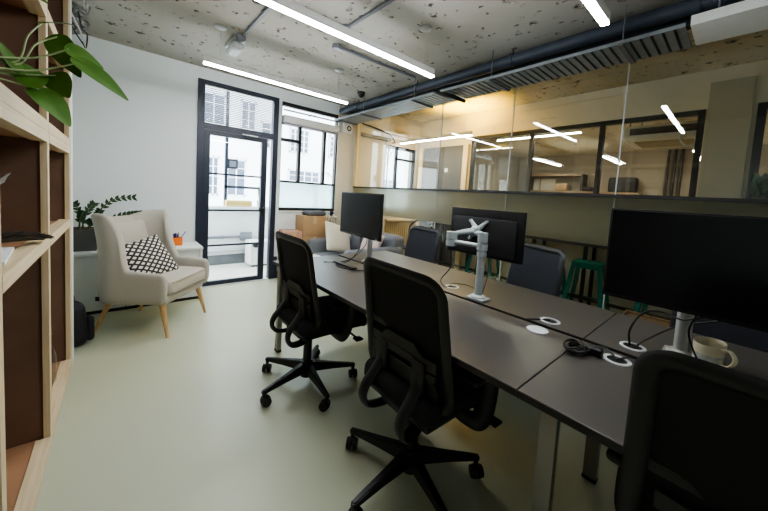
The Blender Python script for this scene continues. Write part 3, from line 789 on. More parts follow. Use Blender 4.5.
# ------------------------------------------------------------------ task chairs (local +X forward)
def rloop(y0, y1, z0, z1, r, xf, n=6):
    """rounded rectangle loop in the backrest surface; xf(z,y) gives x"""
    out = []
    for cy, cz, a0 in ((y1-r, z1-r, 0), (y0+r, z1-r, PI/2), (y0+r, z0+r, PI), (y1-r, z0+r, 1.5*PI)):
        for i in range(n+1):
            a = a0+PI/2*i/n; y = cy+r*math.cos(a); z = cz+r*math.sin(a); out.append((xf(z, y), y, z))
    return out
def back_x(z, y):
    t = (z-.50)/.52
    return -.085-.075*t-.015*t*t+.022*math.sin(PI*max(0, min(1, t)))+.25*y*y
def make_chair(label, meshmat):
    t = thing('task_chair', label, 'chair')
    for k in range(5):
        a = 2*PI*k/5+R_(42)
        d = Vector((math.cos(a), math.sin(a), 0)); s = Vector((-d.y, d.x, 0))
        rings = []
        for r, w, zt, zb in ((.0, .056, .150, .085), (.06, .050, .146, .085), (.18, .040, .125, .085), (.29, .032, .108, .080), (.335, .028, .100, .078)):
            p = d*r; w_ = w/2
            rings.append([p+s*w_+Vector((0, 0, zb)), p-s*w_+Vector((0, 0, zb)), p-s*w_*.75+Vector((0, 0, zt)), p+s*w_*.75+Vector((0, 0, zt))])
        bm_l = loft(bm_new(), rings); bmesh.ops.bevel(bm_l, geom=bm_l.edges[:], offset=.004, segments=2, affect='EDGES')
        leg = obj('base_leg', bm_l, 'blackplastic', t)
        c = d*.322; q = bm_new(); ca = a+1.1+k*.9; cd = Vector((math.cos(ca), math.sin(ca), 0)); cs = Vector((-cd.y, cd.x, 0))
        for sg2 in (-1, 1): cyl(q, c+cd*.012+cs*sg2*.006+Vector((0, 0, .0305)), c+cd*.012+cs*sg2*.028+Vector((0, 0, .0305)), .0305, .026, 18)
        softbox(q, c+cd*.012+Vector((0, 0, .045)), (.03, .03, .036), .01, 2)
        cyl(q, c+Vector((0, 0, .03)), c+Vector((0, 0, .085)), .011); obj('caster', q, 'blackplastic', leg)
    q = bm_new(); cyl(q, (0, 0, .055), (0, 0, .16), .042, .04); cyl(q, (0, 0, .16), (0, 0, .31), .029); cyl(q, (0, 0, .30), (0, 0, .40), .02); obj('gas_column', q, 'blackplastic', t)
    q = bm_new(); softbox(q, (.06, 0, .405), (.30, .18, .055), .02); softbox(q, (-.06, 0, .392), (.12, .20, .05), .02); me_ = obj('tilt_mechanism', q, 'darkplastic', t)
    for sg in (-1, 1):
        q = bm_new(); tube(q, spline([(.17, sg*.08, .395), (.19, sg*.18, .385), (.21, sg*.26, .365)], 5), .007, 6); softbox(q, (.215, sg*.275, .360), (.055, .05, .014), .005)
        obj('lever', q, 'blackplastic', me_)
    # seat
    q = bm_new(); softbox(q, (.09, 0, .462), (.49, .50, .10), .042, 5)
    for v in q.verts:
        x = v.co.x-.09
        k = 1-.16*max(0, (-x)/.245)**2-.08*max(0, x/.245)**3
        v.co.y *= k
        if x > .12: v.co.z -= .05*((x-.12)/.125)**2
        v.co.z += .015*(abs(v.co.y)/.24)**2
    obj('seat', q, 'blackcloth', t)
    q = bm_new(); softbox(q, (.08, 0, .415), (.42, .40, .04), .015); obj('seat_pan', q, 'blackplastic', t)
    # backrest
    y0, y1, z0, z1 = -.23, .23, .49, 1.003
    def wd(p): return (p[0], p[1]*(1+.09*(1.02-p[2])/.53), p[2])
    bkf = obj('backrest_frame', tube(bm_new(), [wd(p) for p in rloop(y0, y1, z0, z1, .06, back_x)], .013, 8, True, flat=(.9, 1.9), up=(1, 0, 0)), 'blackplastic', t)
    q = bm_new(); n, m_ = 12, 14; g = []
    for i in range(n+1):
        row = []
        for j in range(m_+1):
            z = z0+(z1-z0)*j/m_; y = y0+(y1-y0)*i/n
            dz = min(z-z0, z1-z)
            lim = .23 if dz > .06 else .23-.06+math.sqrt(max(0, .06**2-(.06-dz)**2))
            row.append(q.verts.new(wd((back_x(z, y*lim/.23), y*lim/.23, z))))
        g.append(row)
    for i in range(n):
        for j in range(m_): q.faces.new((g[i][j], g[i+1][j], g[i+1][j+1], g[i][j+1]))
    obj('mesh_panel', q, meshmat, bkf)
    # stepped lumbar bar behind the mesh
    q = bm_new()
    for (lo, hi, dx) in ((.0, .045, -.012), (-.034, -.006, -.016)):
        poly = [(-.20, .63+lo), (-.11, .63+lo), (-.07, .66+lo), (.07, .66+lo), (.11, .63+lo), (.20, .63+lo), (.20, .63+hi), (.13, .63+hi), (.085, .667+hi), (-.085, .667+hi), (-.13, .63+hi), (-.20, .63+hi)]
        A = [q.verts.new((back_x(z, y)+dx, y, z)) for y, z in poly]; B = [q.verts.new((back_x(z, y)+dx-.010, y, z)) for y, z in poly]
        k_ = len(A)
        for k in range(k_): q.faces.new((A[k], A[(k+1) % k_], B[(k+1) % k_], B[k]))
        for S in (A, B):
            q.faces.new((S[0], S[1], S[10], S[11])); q.faces.new((S[1], S[2], S[9], S[10])); q.faces.new((S[2], S[3], S[8], S[9])); q.faces.new((S[3], S[4], S[7], S[8])); q.faces.new((S[4], S[5], S[6], S[7]))
    obj('lumbar_bar', q, 'lumbar', t, smooth=False)
    # wishbone: two flat bars looping from the back down under the seat
    q = bm_new()
    rings = []
    bot = rloop(y0+.02, y1-.02, .495, .60, .045, lambda z, y: back_x(z, y)-.012)
    loft(q, [[Vector(p) for p in bot], [Vector(p)+Vector((-.012, 0, 0)) for p in bot]])
    obj('back_shell', q, 'blackplastic', t)
    for s in (-1, 1):
        y = s*.115
        path = [(back_x(.61, y)-.026, y, .61), (back_x(.56, y)-.032, y, .56), (back_x(.51, y)-.065, y*1.05, .51), (-.192, y*1.08, .455), (-.203, y*1.08, .405), (-.175, y*1.05, .362), (-.11, y*.95, .352), (-.04, y*.75, .372), (.02, y*.6, .387)]
        wb_ = obj('back_bar', tube(bm_new(), spline(path, 6), .016, 10, flat=(1.75, .85), up=(0, 1, 0)), 'blackplastic', t)
        q = bm_new(); softbox(q, (back_x(.58, y)-.028, y, .585), (.022, .072, .135), .010); obj('mount_plate', q, 'darkplastic', wb_)
    for s in (-1, 1):
        y = s*.285
        path = [(.09, s*.15, .405), (.09, s*.23, .40), (.095, y-.012*s, .415), (.115, y, .46), (.135, y, .55), (.135, y, .605)]
        arm = obj('armrest', tube(bm_new(), spline(path, 5), .020, 8, flat=(1.0, 1.9), up=(0, s, .3)), 'blackplastic', t)
        q = bm_new(); softbox(q, (.115, y, .622), (.25, .075, .03), .013); obj('arm_pad', q, 'darkplastic', arm)
    return t
chair_spots = [
    ('black mesh task chair at the end of the desk nearest the door', 0.982, 1.845, 0),
    ('black mesh task chair pushed under the desk between its two neighbours', 1.033, .905, -2),
    ('black mesh task chair closest to the camera, only its backrest showing', 1.03, -.13, -3),
]
proto = None
for i, (lab, x, y, rz) in enumerate(chair_spots):
    c = make_chair(lab, 'mesh') if proto is None else copy_tree(proto)
    if proto is None: proto = c
    c.location = (x, y, 0); c.rotation_euler = (0, 0, math.radians(rz)); tag(c, lab, 'chair', 'task chairs along the near side of the desks')
    for ch in c.children:
        if ch.name.startswith('base_leg'): ch.rotation_euler.z = R_((7, -2, 12)[i])
p2 = None
for i, (lab, x, y, rz, dz) in enumerate([
    ('dark blue black mesh chair facing us behind the desk, left of the monitor arm', 2.44, 2.29, 176, 0),
    ('dark blue black mesh chair facing us, behind the middle monitor', 2.47, 1.10, 162, 0),
    ('dark mesh chair behind the mug on the far side of the desk', 2.50, -.02, 178, 0)]):
    c = make_chair(lab, 'navymesh') if p2 is None else copy_tree(p2)
    if p2 is None: p2 = c
    c.scale = (.955,)*3; c.location = (x, y, 0); c.rotation_euler = (0, 0, math.radians(rz)); tag(c, lab, 'chair', 'task chairs on the far side of the desks')

# ------------------------------------------------------------------ monitors and arms
def monitor(name, label, loc, rz, w, h, back='flat', tilt=0, brand=None):
    """panel centred on the empty; local +X is the way the screen looks"""
    t = thing(name, label, 'monitor', loc, rz, 'computer monitors')
    if tilt: t.rotation_euler = (0, tilt, rz)
    q = bm_new(); bx(q, -.022, .0, -w/2, w/2, -h/2, h/2, .004); sh = obj('casing', q, 'blackplastic', t)
    obj('screen', bx(bm_new(), .0004, .0012, -w/2+.008, w/2-.008, -h/2+.018, h/2-.008), 'screen', sh, smooth=False)
    q = bm_new(); bx(q, -.040, -.021, -w/2+.035, w/2-.035, -h/2+.02, h/2-.055, .012); bk_ = obj('rear_hump', q, 'darkplastic', t)
    q = bm_new(); bx(q, .0002, .0012, w/2-.05, w/2-.03, -h/2+.004, -h/2+.012) ; obj('logo_strip', q, 'silver', sh, smooth=False)
    return t, bk_
# monitor at the far end of the row
m1, _ = monitor('monitor', 'black monitor on silver pole at the door end of the desk', (1.47, 2.01, 1.14), math.radians(176), .60, .352)
m3, _ = monitor('monitor', 'large black monitor at right edge, by the mug', (1.60, .06, 1.125), math.radians(181), .615, .375)
m2, hump = monitor('monitor', 'black monitor seen from behind on the pale jointed arm', (1.831, 1.09, 1.10), math.radians(0), .525, .31)
text('brand_lettering', 'PHILIPS', .021, 'darkplastic', (-.0235, -.11, .112), (PI/2, 0, -PI/2), m2)
struct_strip = bm_new(); bx(struct_strip, .0014, .002, .19, .23, -.183, -.179)
obj('highlight_strip', struct_strip, 'silver', m3, smooth=False)

def clamp_pole(label, x, y, top, m, r=.022):
    t = thing('monitor_stand', label, 'monitor stand', (x, y, DH), 0, 'monitor stands')
    q = bm_new(); bx(q, -.045, .045, -.055, .055, .0005, .012, .004); lathe(q, [(.045, .012), (.042, .02), (.026, .028)], n=20); obj('base_plate', q, m, t)
    q = bm_new(); cyl(q, (0, 0, .02), (0, 0, top-DH), r, n=20); obj('pole', q, m, t)
    return t
# middle arm, pale grey, fully modelled
a2 = clamp_pole('pale grey jointed monitor arm clamped in the desk gap, star bracket at its tip', 1.615, .975, 1.09, 'armwhite')
def arel(p): return (p[0]-1.615, p[1]-.975, p[2]-DH)
q = bm_new(); cyl(q, arel((1.615, .975, .985)), arel((1.615, .975, 1.015)), .028, n=20); cyl(q, arel((1.615, .975, 1.022)), arel((1.615, .975, 1.062)), .031, n=20); cyl(q, arel((1.615, .975, 1.070)), arel((1.615, .975, 1.125)), .029, n=20)
obj('collar', q, 'armwhite', a2)
q = bm_new(); tube(q, [arel((1.615, .985, 1.045)), arel((1.61, 1.17, 1.043))], .014, 12); obj('lower_arm', q, 'armwhite', a2)
q = bm_new(); cyl(q, arel((1.61, 1.19, 1.015)), arel((1.61, 1.19, 1.056)), .034, n=20); cyl(q, arel((1.61, 1.19, 1.060)), arel((1.61, 1.19, 1.104)), .034, n=20); obj('elbow', q, 'armwhite', a2)
q = bm_new(); cyl(q, arel((1.61, 1.19, .99)), arel((1.61, 1.19, 1.0145)), .03, n=16); obj('cable_clip', q, 'blackplastic', a2)
q = bm_new(); tube(q, [arel((1.62, 1.19, 1.090)), arel((1.69, 1.15, 1.105)), arel((1.745, 1.125, 1.11))], [.014, .019, .022], 12); obj('upper_arm', q, 'armwhite', a2)
q = bm_new(); softbox(q, arel((1.755, 1.115, 1.112)), (.05, .055, .065), .018); cyl(q, arel((1.745, 1.06, 1.10)), arel((1.745, 1.17, 1.10)), .018, n=14); obj('tilt_head', q, 'armwhite', a2)
q = bm_new(); ctr_ = Vector(arel((1.782, 1.115, 1.118)))
for sy, sz in ((1, 1), (-1, 1), (1, -1), (-1, -1)):
    e = ctr_+Vector((0, sy*.058, sz*.058)); tube(q, [ctr_+Vector((-.010, 0, 0)), e], [.020, .010], 8); cyl(q, e+Vector((-.012, 0, 0)), e+Vector((.008, 0, 0)), .010, n=10)
obj('star_bracket', q, 'armwhite', a2)
# end arms: simple silver poles with a bracket arm to the panel
a1 = clamp_pole('silver pole stand holding the monitor at the door end of the desk', 1.625, 2.04, 1.22, 'silver')
q = bm_new(); tube(q, [(0, 0, .42), (-.07, -.015, .42), (-.108, -.02, .415)], .018, 10); bx(q, -.1135, -.108, -.07, .03, .36, .46); obj('bracket_arm', q, 'silver', a1)
q = bm_new(); cyl(q, (0, 0, .39), (0, 0, .45), .03, n=20); obj('collar', q, 'silver', a1)
a3 = clamp_pole('silver pole stand beside the mug, holding the large monitor', 1.74, .115, 1.20, 'silver', .025)
q = bm_new(); tube(q, [(0, 0, .40), (-.05, -.02, .40), (-.095, -.035, .395)], .018, 10); bx(q, -.0985, -.092, -.09, .02, .34, .45); obj('bracket_arm', q, 'silver', a3)
q = bm_new(); cyl(q, (0, 0, .37), (0, 0, .43), .034, n=20); obj('collar', q, 'silver', a3)

# cables and small things on the desks
def cable(label, pts, r=.0032, m='cable', name='cable', grp='desk cables'):
    q = bm_new(); tube(q, spline(pts, 8), r, 7); o = obj(name, q, m); tag(o, label, 'cable', grp); return o
z = DH+.0036
cable('thin black cable hanging from the far end monitor and looping on the desk', [(1.515, 2.03, 1.0), (1.52, 2.04, .86), (1.46, 2.10, .745), (1.36, 2.12, z), (1.30, 2.02, z), (1.34, 1.88, z), (1.45, 1.80, z), (1.53, 1.80, z)])
cable('black cable angling down from far monitor to the flat black bar', [(1.515, 1.95, 1.0), (1.50, 1.94, .90), (1.42, 2.02, .78), (1.36, 2.16, z), (1.28, 2.20, z)])
o = obj('black_bar', bx(bm_new(), 1.335, 1.375, 1.86, 2.14, DH+.0085, DH+.020, .003), 'blackplastic'); tag(o, 'flat black bar lying on desk under the far end monitor', 'cable bar')
cable('black cable from the middle monitor elbow curving down to the left grommet', [(1.61, 1.19, .99), (1.63, 1.20, .93), (1.65, 1.215, .86), (1.62, 1.26, .775), (1.62, 1.23, .738), (1.66, 1.215, z), (1.68, 1.21, z)])
cable('thin brown cable running along desk from left grommet to the middle arm', [(1.68, 1.21, z), (1.73, 1.26, z), (1.80, 1.18, z), (1.75, 1.06, z), (1.68, 1.01, z)], .0026, 'stembrown')
cable('thin black cable dangling behind the middle arm pole', [(1.79, 1.03, .96), (1.77, 1.01, .88), (1.72, 1.0, .78), (1.69, 1.0, z)], .0025)
cable('black cable arching from right grommet up to the large monitor', [(1.66, .265, z), (1.655, .27, .80), (1.68, .24, .875), (1.71, .19, .895), (1.69, .12, .89), (1.655, .06, .93)], .004)
cable('black cable rising from right grommet behind the silver pole', [(1.66, .245, z), (1.70, .22, .765), (1.79, .14, .83), (1.82, .04, .88), (1.76, -.03, .93)], .004)
cable('black cable looping in front of the pole beside the mug', [(1.65, .08, .93), (1.655, .095, .86), (1.675, .075, .78), (1.675, .045, .737), (1.66, -.01, z)], .0035)
cable('black cable lying across the join to the front grommet', [(1.44, .365, z), (1.50, .36, z), (1.50, .31, z+.01), (1.455, .265, z)], .0035)
cable('black cable from front grommet to the power adapter', [(1.455, .265, z), (1.49, .235, z+.012), (1.52, .215, z+.004), (1.525, .205, DH+.012)], .004)
cable('short black lead into the middle grommet', [(1.64, .58, z), (1.61, .62, z), (1.553, .66, z-.001)], .0035)
q = bm_new(); rr = random.Random(11)
for k in range(7):
    cx, cy = 1.40+rr.uniform(-.02, .02), .385+rr.uniform(-.02, .02)
    tube(q, [(cx+(.045+.008*k % .02)*math.cos(a), cy+(.028+.004*(k % 3))*math.sin(a), DH+.005+.004*k+.003*math.sin(2*a+k)) for a in [2*PI*i/18 for i in range(18)]], .0035, 6, True)
tag(obj('cable_coil', q, 'cable'), 'coiled bundle of black cable on the desk join', 'cable', 'desk cables')
q = bm_new(); softbox(q, (1.43, .335, DH+.016), (.04, .055, .03), .006); tag(obj('plug', q, 'blackplastic'), 'black plug lying beside the coiled cable on desk', 'plug')
q = bm_new(); softbox(q, (1.515, .165, DH+.0165), (.06, .09, .032), .006); tag(obj('power_adapter', q, 'blackplastic'), 'black power adapter block next to the front grommet', 'power adapter')

mug = thing('mug', 'cream stoneware mug with mottled blue grey pattern on the desk', 'mug', (1.725, .04, DH), math.radians(-35))
q = bm_new(); n = 32; prof = [(.0, .001), (.036, .001), (.041, .006), (.043, .03), (.0435, .05)]
lathe(q, prof, n=n); obj('pattern_band', q, 'mugpat', mug)
q = bm_new(); lathe(q, [(.0435, .0500), (.0440, .07), (.0450, .090), (.0440, .0925), (.0425, .090), (.040, .02), (.0, .018)], n=n)
for v in q.verts:
    if v.co.z > .08: v.co.z += .006*(v.co.x/.045); v.co.y *= 1.0; v.co.x *= 1.12 if v.co.x > 0.03 else 1
obj('cup', q, 'mugc', mug)
q = bm_new(); tube(q, spline([(.0, -.043, .082), (.0, -.070, .085), (.0, -.084, .060), (.0, -.068, .030), (.0, -.043, .022)], 7), .0075, 8, flat=(.6, 1.2)); obj('handle', q, 'mugc', mug)

# ------------------------------------------------------------------ sofa corner
sf = thing('sofa', 'grey upholstered sofa with its back along the glass partition', 'sofa', (2.58, 3.66, 0))
def sfx(n, x0, x1, y0, y1, z0, z1, r, m='sofagrey', par=None):
    q = bm_new(); softbox(q, ((x0+x1)/2-2.58, (y0+y1)/2-3.66, (z0+z1)/2), (x1-x0, y1-y0, z1-z0), r, 5); return obj(n, q, m, par or sf)
sfx('base', 2.10, 2.95, 3.0, 4.06, .13, .28, .03)
sfx('backrest', 2.80, 3.03, 3.0, 4.06, .14, .76, .07)
sfx('arm', 2.06, 2.96, 3.92, 4.08, .14, .62, .06); sfx('arm', 2.06, 2.96, 2.96, 3.12, .14, .62, .06)
sfx('seat_cushion', 2.07, 2.82, 3.125, 3.52, .275, .44, .05); sfx('seat_cushion', 2.07, 2.82, 3.525, 3.915, .275, .44, .05)
for x in (2.14, 2.92):
    for y in (3.04, 4.02):
        q = bm_new(); cyl(q, (x-2.58, y-3.66, .14), (x-2.58, y-3.66, 0), .022, .014, 12); obj('leg', q, 'oak', sf)
def cushion(label, loc, rot, w, h, t, m):
    o = thing('cushion', label, 'cushion', loc, 0, 'sofa cushions'); o.rotation_euler = rot
    q = bm_new(); pillow(q, w, h, t); obj('cover', q, m, o, sub=1); return o
cushion('cream square cushion leaning on the far arm of the grey sofa', (2.41, 3.765, .65), (R_(64), R_(14), R_(8)), .48, .46, .14, 'creamcloth')
cushion('dark grey cushion at the back of the sofa beside the cream one', (2.72, 3.60, .66), (R_(72), 0, R_(-84)), .46, .46, .14, 'sofadark')
cushion('pinkish cream cushion near the open end of the grey sofa', (2.65, 3.30, .62), (R_(66), R_(6), R_(-84)), .36, .36, .12, 'pinkcloth')
stb = thing('side_table', 'small round white table between desk end and sofa', 'side table', (1.72, 3.40, 0))
q = bm_new(); lathe(q, [(.0, .48), (.20, .48), (.215, .485), (.215, .497), (.21, .50), (.0, .50)], n=40); obj('table_top', q, 'whitegloss', stb)
q = bm_new(); cyl(q, (0, 0, .02), (0, 0, .48), .02); obj('stem', q, 'white', stb)
q = bm_new(); lathe(q, [(.14, 0), (.14, .012), (.03, .02)], n=32); obj('foot', q, 'white', stb)

def carton(label, x0, x1, y0, y1, z0, z1, m, marks=False):
    cx, cy = (x0+x1)/2, (y0+y1)/2
    t = thing('cardboard_box', label, 'box', (cx, cy, z0), 0, 'cardboard boxes under the window')
    q = bm_new(); bx(q, x0-cx, x1-cx, y0-cy, y1-cy, 0, z1-z0, .004); obj('carton', q, m, t)
    q = bm_new(); bx(q, x0-cx+.002, x1-cx-.002, -.028, .028, z1-z0, z1-z0+.001); bx(q, -.028, .028, y0-cy-.001, y0-cy, (z1-z0)*.62, z1-z0); obj('tape', q, 'tape', t, smooth=False)
    if marks:
        q = bm_new()
        bx(q, .01, .09, y0-cy-.0015, y0-cy-.0005, .05, .14); bx(q, -.16, -.06, y0-cy-.0015, y0-cy-.0005, .12, .15)
        obj('printed_marks', q, 'rough', t, smooth=False)
    return t
carton('brown cardboard box at the bottom of the stack by the radiator', 2.02, 2.41, 4.105, 4.362, 0.0, .34, 'card')
carton('brown cardboard box in the middle of the stack by the radiator', 2.025, 2.405, 4.105, 4.362, .342, .64, 'card')
carton('brown cardboard box on top of the stack under the window', 2.025, 2.40, 4.105, 4.362, .642, .935, 'card')
carton('pinkish brown printed carton beside the tall box stack, next to the door', 1.772, 2.005, 4.08, 4.362, .42, .72, 'cardpink', True)
carton('pinkish brown carton underneath the printed one, on the floor', 1.772, 2.005, 4.08, 4.362, 0, .418, 'cardpink')
q = bm_new(); softbox(q, (2.26, 4.23, .9715), (.32, .2, .07), .03); tag(obj('grey_pouch', q, 'sofadark'), 'soft grey pouch lying on top of the cardboard stack', 'pouch')
rd = thing('radiator', 'cream column radiator below the window, beside the boxes', 'radiator', (2.58, YB-.09, 0))
for k in range(5):
    q = bm_new(); x = -.10+k*.05
    tube(q, [(x, -.035, .12), (x, -.035, .90)], .017, 10); tube(q, [(x, .035, .12), (x, .035, .90)], .017, 10)
    softbox(q, (x, 0, .12), (.046, .11, .06), .02); softbox(q, (x, 0, .90), (.046, .11, .06), .02)
    obj('column', q, 'radiator', rd)
q = bm_new(); cyl(q, (-.09, 0, 0), (-.09, 0, .10), .018); cyl(q, (.09, 0, 0), (.09, 0, .10), .018); obj('foot', q, 'radiator', rd)
q = bm_new(); cyl(q, (.0, -.03, .93), (.0, -.03, 1.0), .022); cyl(q, (0, -.03, .975), (0, -.075, .975), .018); obj('valve', q, 'blackplastic', rd)

# ------------------------------------------------------------------ ceiling things
def linear_light(label, x0, x1, y, zc, m, horizontal='x', w=.042, ceil=CH, wires=True, grp='suspended strip lights'):
    L = x1-x0; cx = (x0+x1)/2
    t = thing('strip_light', label, 'ceiling light', (cx, y, zc) if horizontal == 'x' else (y, cx, zc), 0 if horizontal == 'x' else PI/2, grp)
    q = bm_new(); bx(q, -L/2, L/2, -w/2, w/2, .006, .06, .002); obj('housing', q, 'white', t)
    obj('diffuser', bx(bm_new(), -L/2+.004, L/2-.004, -w/2+.003, w/2-.003, -.006, .0055), m, t, smooth=False)
    if wires:
        for s in (-1, 1):
            q = bm_new(); cyl(q, (s*(L/2-.13), 0, .06), (s*(L/2-.13), 0, ceil-zc-.02), .0018, n=6); wr = obj('suspension_wire', q, 'silver', t)
            q = bm_new(); lathe(q, [(.05, ceil-zc), (.05, ceil-zc-.012), (.03, ceil-zc-.022), (.0, ceil-zc-.024)], (s*(L/2-.13), 0, 0), 20); obj('ceiling_rose', q, 'silver', wr)
    return t
linear_light('long lit strip light hanging over the desk, the longest one in view', .57, 2.06, 1.85, 2.35, 'tube')
linear_light('lit strip light hanging nearest the door and window', .56, 2.05, 3.16, 2.36, 'tube')
linear_light('lit strip light cut by the top edge above the large right monitor', .58, 2.08, .60, 2.34, 'tube')

eb = thing('emergency_light', 'white ribbed bulkhead lamp on the ceiling above the door', 'light fitting', (.86, 3.36, CH))
q = bm_new(); bx(q, -.055, .055, -.15, .15, -.035, -.0005, .01); obj('back_plate', q, 'silver', eb)
q = bm_new(); softbox(q, (0, 0, -.072), (.10, .27, .07), .028, 4)
for k in range(9): box(q, (-.04+.01*k, 0, -.107), (.003, .24, .006))
obj('ribbed_cover', q, 'lampglass', eb)
q = bm_new(); cyl(q, (0, -.15, -.03), (0, -.19, -.03), .03); cyl(q, (0, -.19, -.03), (0, -.21, -.03), .04); obj('gland', q, 'conduit', eb)
def conduit(label, p0, p1, boxes=(), r=.0135):
    t = thing('conduit', label, 'conduit', p0, 0, 'ceiling conduits'); d = Vector(p1)-Vector(p0)
    obj('tube', cyl(bm_new(), (0, 0, 0), d, r), 'conduit', t)
    for k in boxes:
        c = d*k; q = bm_new(); cyl(q, c+Vector((0, 0, -.03)), c+Vector((0, 0, .014)), .042, n=20); obj('junction_box', q, 'conduit', t)
    n_ = int(d.length/.5)+1
    for k in range(n_):
        c = d*((k+.5)/n_); q = bm_new(); box(q, c+Vector((0, 0, .0085)), (.034, .034, .012)); obj('saddle', q, 'conduit', t)
    return t
zc = CH-.0145
conduit('grey ceiling conduit running from the bulkhead lamp towards the camera', (.875, 3.13, zc), (.885, 2.10, zc), (1.0,))
conduit('grey ceiling conduit with round box above the middle of the long light', (1.46, 2.33, zc), (1.50, 1.0, zc), (0,))
conduit('grey ceiling conduit crossing behind the long strip light', (1.58, 2.67, zc), (2.62, 2.63, zc), (0,))
conduit('faint ceiling conduit beside the door end of the long light', (1.10, 2.36, zc), (1.40, 2.345, zc), ())
sd = thing('smoke_detector', 'dark grey smoke detector on the ceiling near the cable tray', 'smoke detector', (2.56, 3.60, CH))
q = bm_new(); lathe(q, [(.0, -.0005), (.055, -.0005), (.055, -.02), (.045, -.03)], n=24); obj('base', q, 'darkplastic', sd)
q = bm_new(); lathe(q, [(.04, -.03), (.036, -.05), (.02, -.07), (.0, -.072)], n=24); obj('head', q, 'darkplastic', sd)

# cable tray and pipe along the partition
ct = thing('cable_tray', 'grey perforated cable tray hung along the top of the partition', 'cable tray', (2.79, 2.25, 2.44))
q = bm_new(); bx(q, -.18, -.175, -1.92, 2.12, -.002, .022); bx(q, .175, .18, -1.92, 2.12, -.002, .022)
obj('inner_plate', bx(bm_new(), -.174, .174, -1.915, 2.115, .007, .009), 'pipegrey', ct, smooth=False)
y = -1.92
while y < 2.08: bx(q, -.175, .175, y, y+.040, -.002, .005); y += .056
obj('tray', q, 'galv', ct, smooth=False)
for y in (-1.6, -.6, .4, 1.4, 2.0):
    q = bm_new(); cyl(q, (-.14, y, .0), (-.14, y, .27), .005, n=8); cyl(q, (.14, y, .0), (.14, y, .27), .005, n=8); bx(q, -.19, .19, y-.015, y+.015, -.018, -.001); obj('hanger', q, 'conduit', ct)
for k, x in enumerate((-.13, -.07, .02, .06, .11)):
    q = bm_new(); cyl(q, (x, -1.9, .02+.004*(k % 2)), (x+.01, 2.1, .02+.004*(k % 2)), .009, n=8); obj('cable', q, 'cable' if k % 2 else 'conduit', ct)
tk = thing('trunking', 'plain white trunking continuing from the end of the cable tray', 'trunking', (2.79, -.9, 2.44))
q = bm_new(); bx(q, -.17, .17, -1.28, 1.21, .0, .06, .004); obj('trunk', q, 'white', tk)
for y in (-.9, .2, 1.1):
    h_ = bm_new(); cyl(h_, (-.12, y, .058), (-.12, y, .269), .005, n=8); cyl(h_, (.12, y, .058), (.12, y, .269), .005, n=8); obj('hanger', h_, 'conduit', tk); obj('lid_seam', bx(bm_new(), -.172, .172, -.02, .0, -.001, .061), 'silver', tk, smooth=False)
pp_ = thing('ceiling_pipe', 'thick blue grey pipe above the cable tray', 'pipe', (2.80, 1.1, 2.61))
obj('pipe', cyl(bm_new(), (-.06, -3.2, 0), (-.06, 3.26, 0), .05, n=20), 'pipegrey', pp_)
for y in (-2, -.8, .4, 1.6, 2.8):
    q = bm_new(); cyl(q, (-.06, y-.015, 0), (-.06, y+.015, 0), .058, n=20); cyl(q, (-.06, y, .05), (-.06, y, .10), .006, n=8); obj('clamp', q, 'pipegrey', pp_)
q = bm_new(); cyl(q, (.13, -3.2, .0), (.13, 3.26, .0), .028, n=14); obj('second_pipe', q, 'pipegrey', pp_)
q = bm_new(); tube(q, spline([(2.58, 2.30, 2.47), (2.64, 2.22, 2.43), (2.80, 2.16, 2.415), (2.93, 2.13, 2.40)], 6), .02, 10); tag(obj('flexible_duct', q, 'cable'), 'short black flexible sleeve drooping under the cable tray', 'cable sleeve')
# rough broken render with cables, top left above the bookcase end
rbm = thing('exposed_beam', 'rough dark broken concrete patch with cables above the bookcase end', 'beam', (-.32, 3.86, CH))
q = bm_new()
for k in range(26): box(q, (rnd.uniform(-.10, .10), rnd.uniform(-.28, .28), -.0005-rnd.uniform(.02, .07)), (rnd.uniform(.05, .1), rnd.uniform(.05, .12), rnd.uniform(.04, .1)), (rnd.uniform(-.4, .4), rnd.uniform(-.4, .4), rnd.uniform(0, 3)))
for v in q.verts: v.co.z = min(v.co.z, -.001)
obj('broken_render', q, 'rough', rbm, smooth=False)
for k in range(3):
    q = bm_new(); tube(q, spline([(-.02+.05*k, -.3, -.10), (.05+.02*k, -.1, -.16), (.03+.04*k, .1, -.13), (.09, .3, -.19), (.06, .45, -.1)], 6), .006, 6); obj('cable', q, 'cablewhite' if k == 1 else 'cable', rbm)

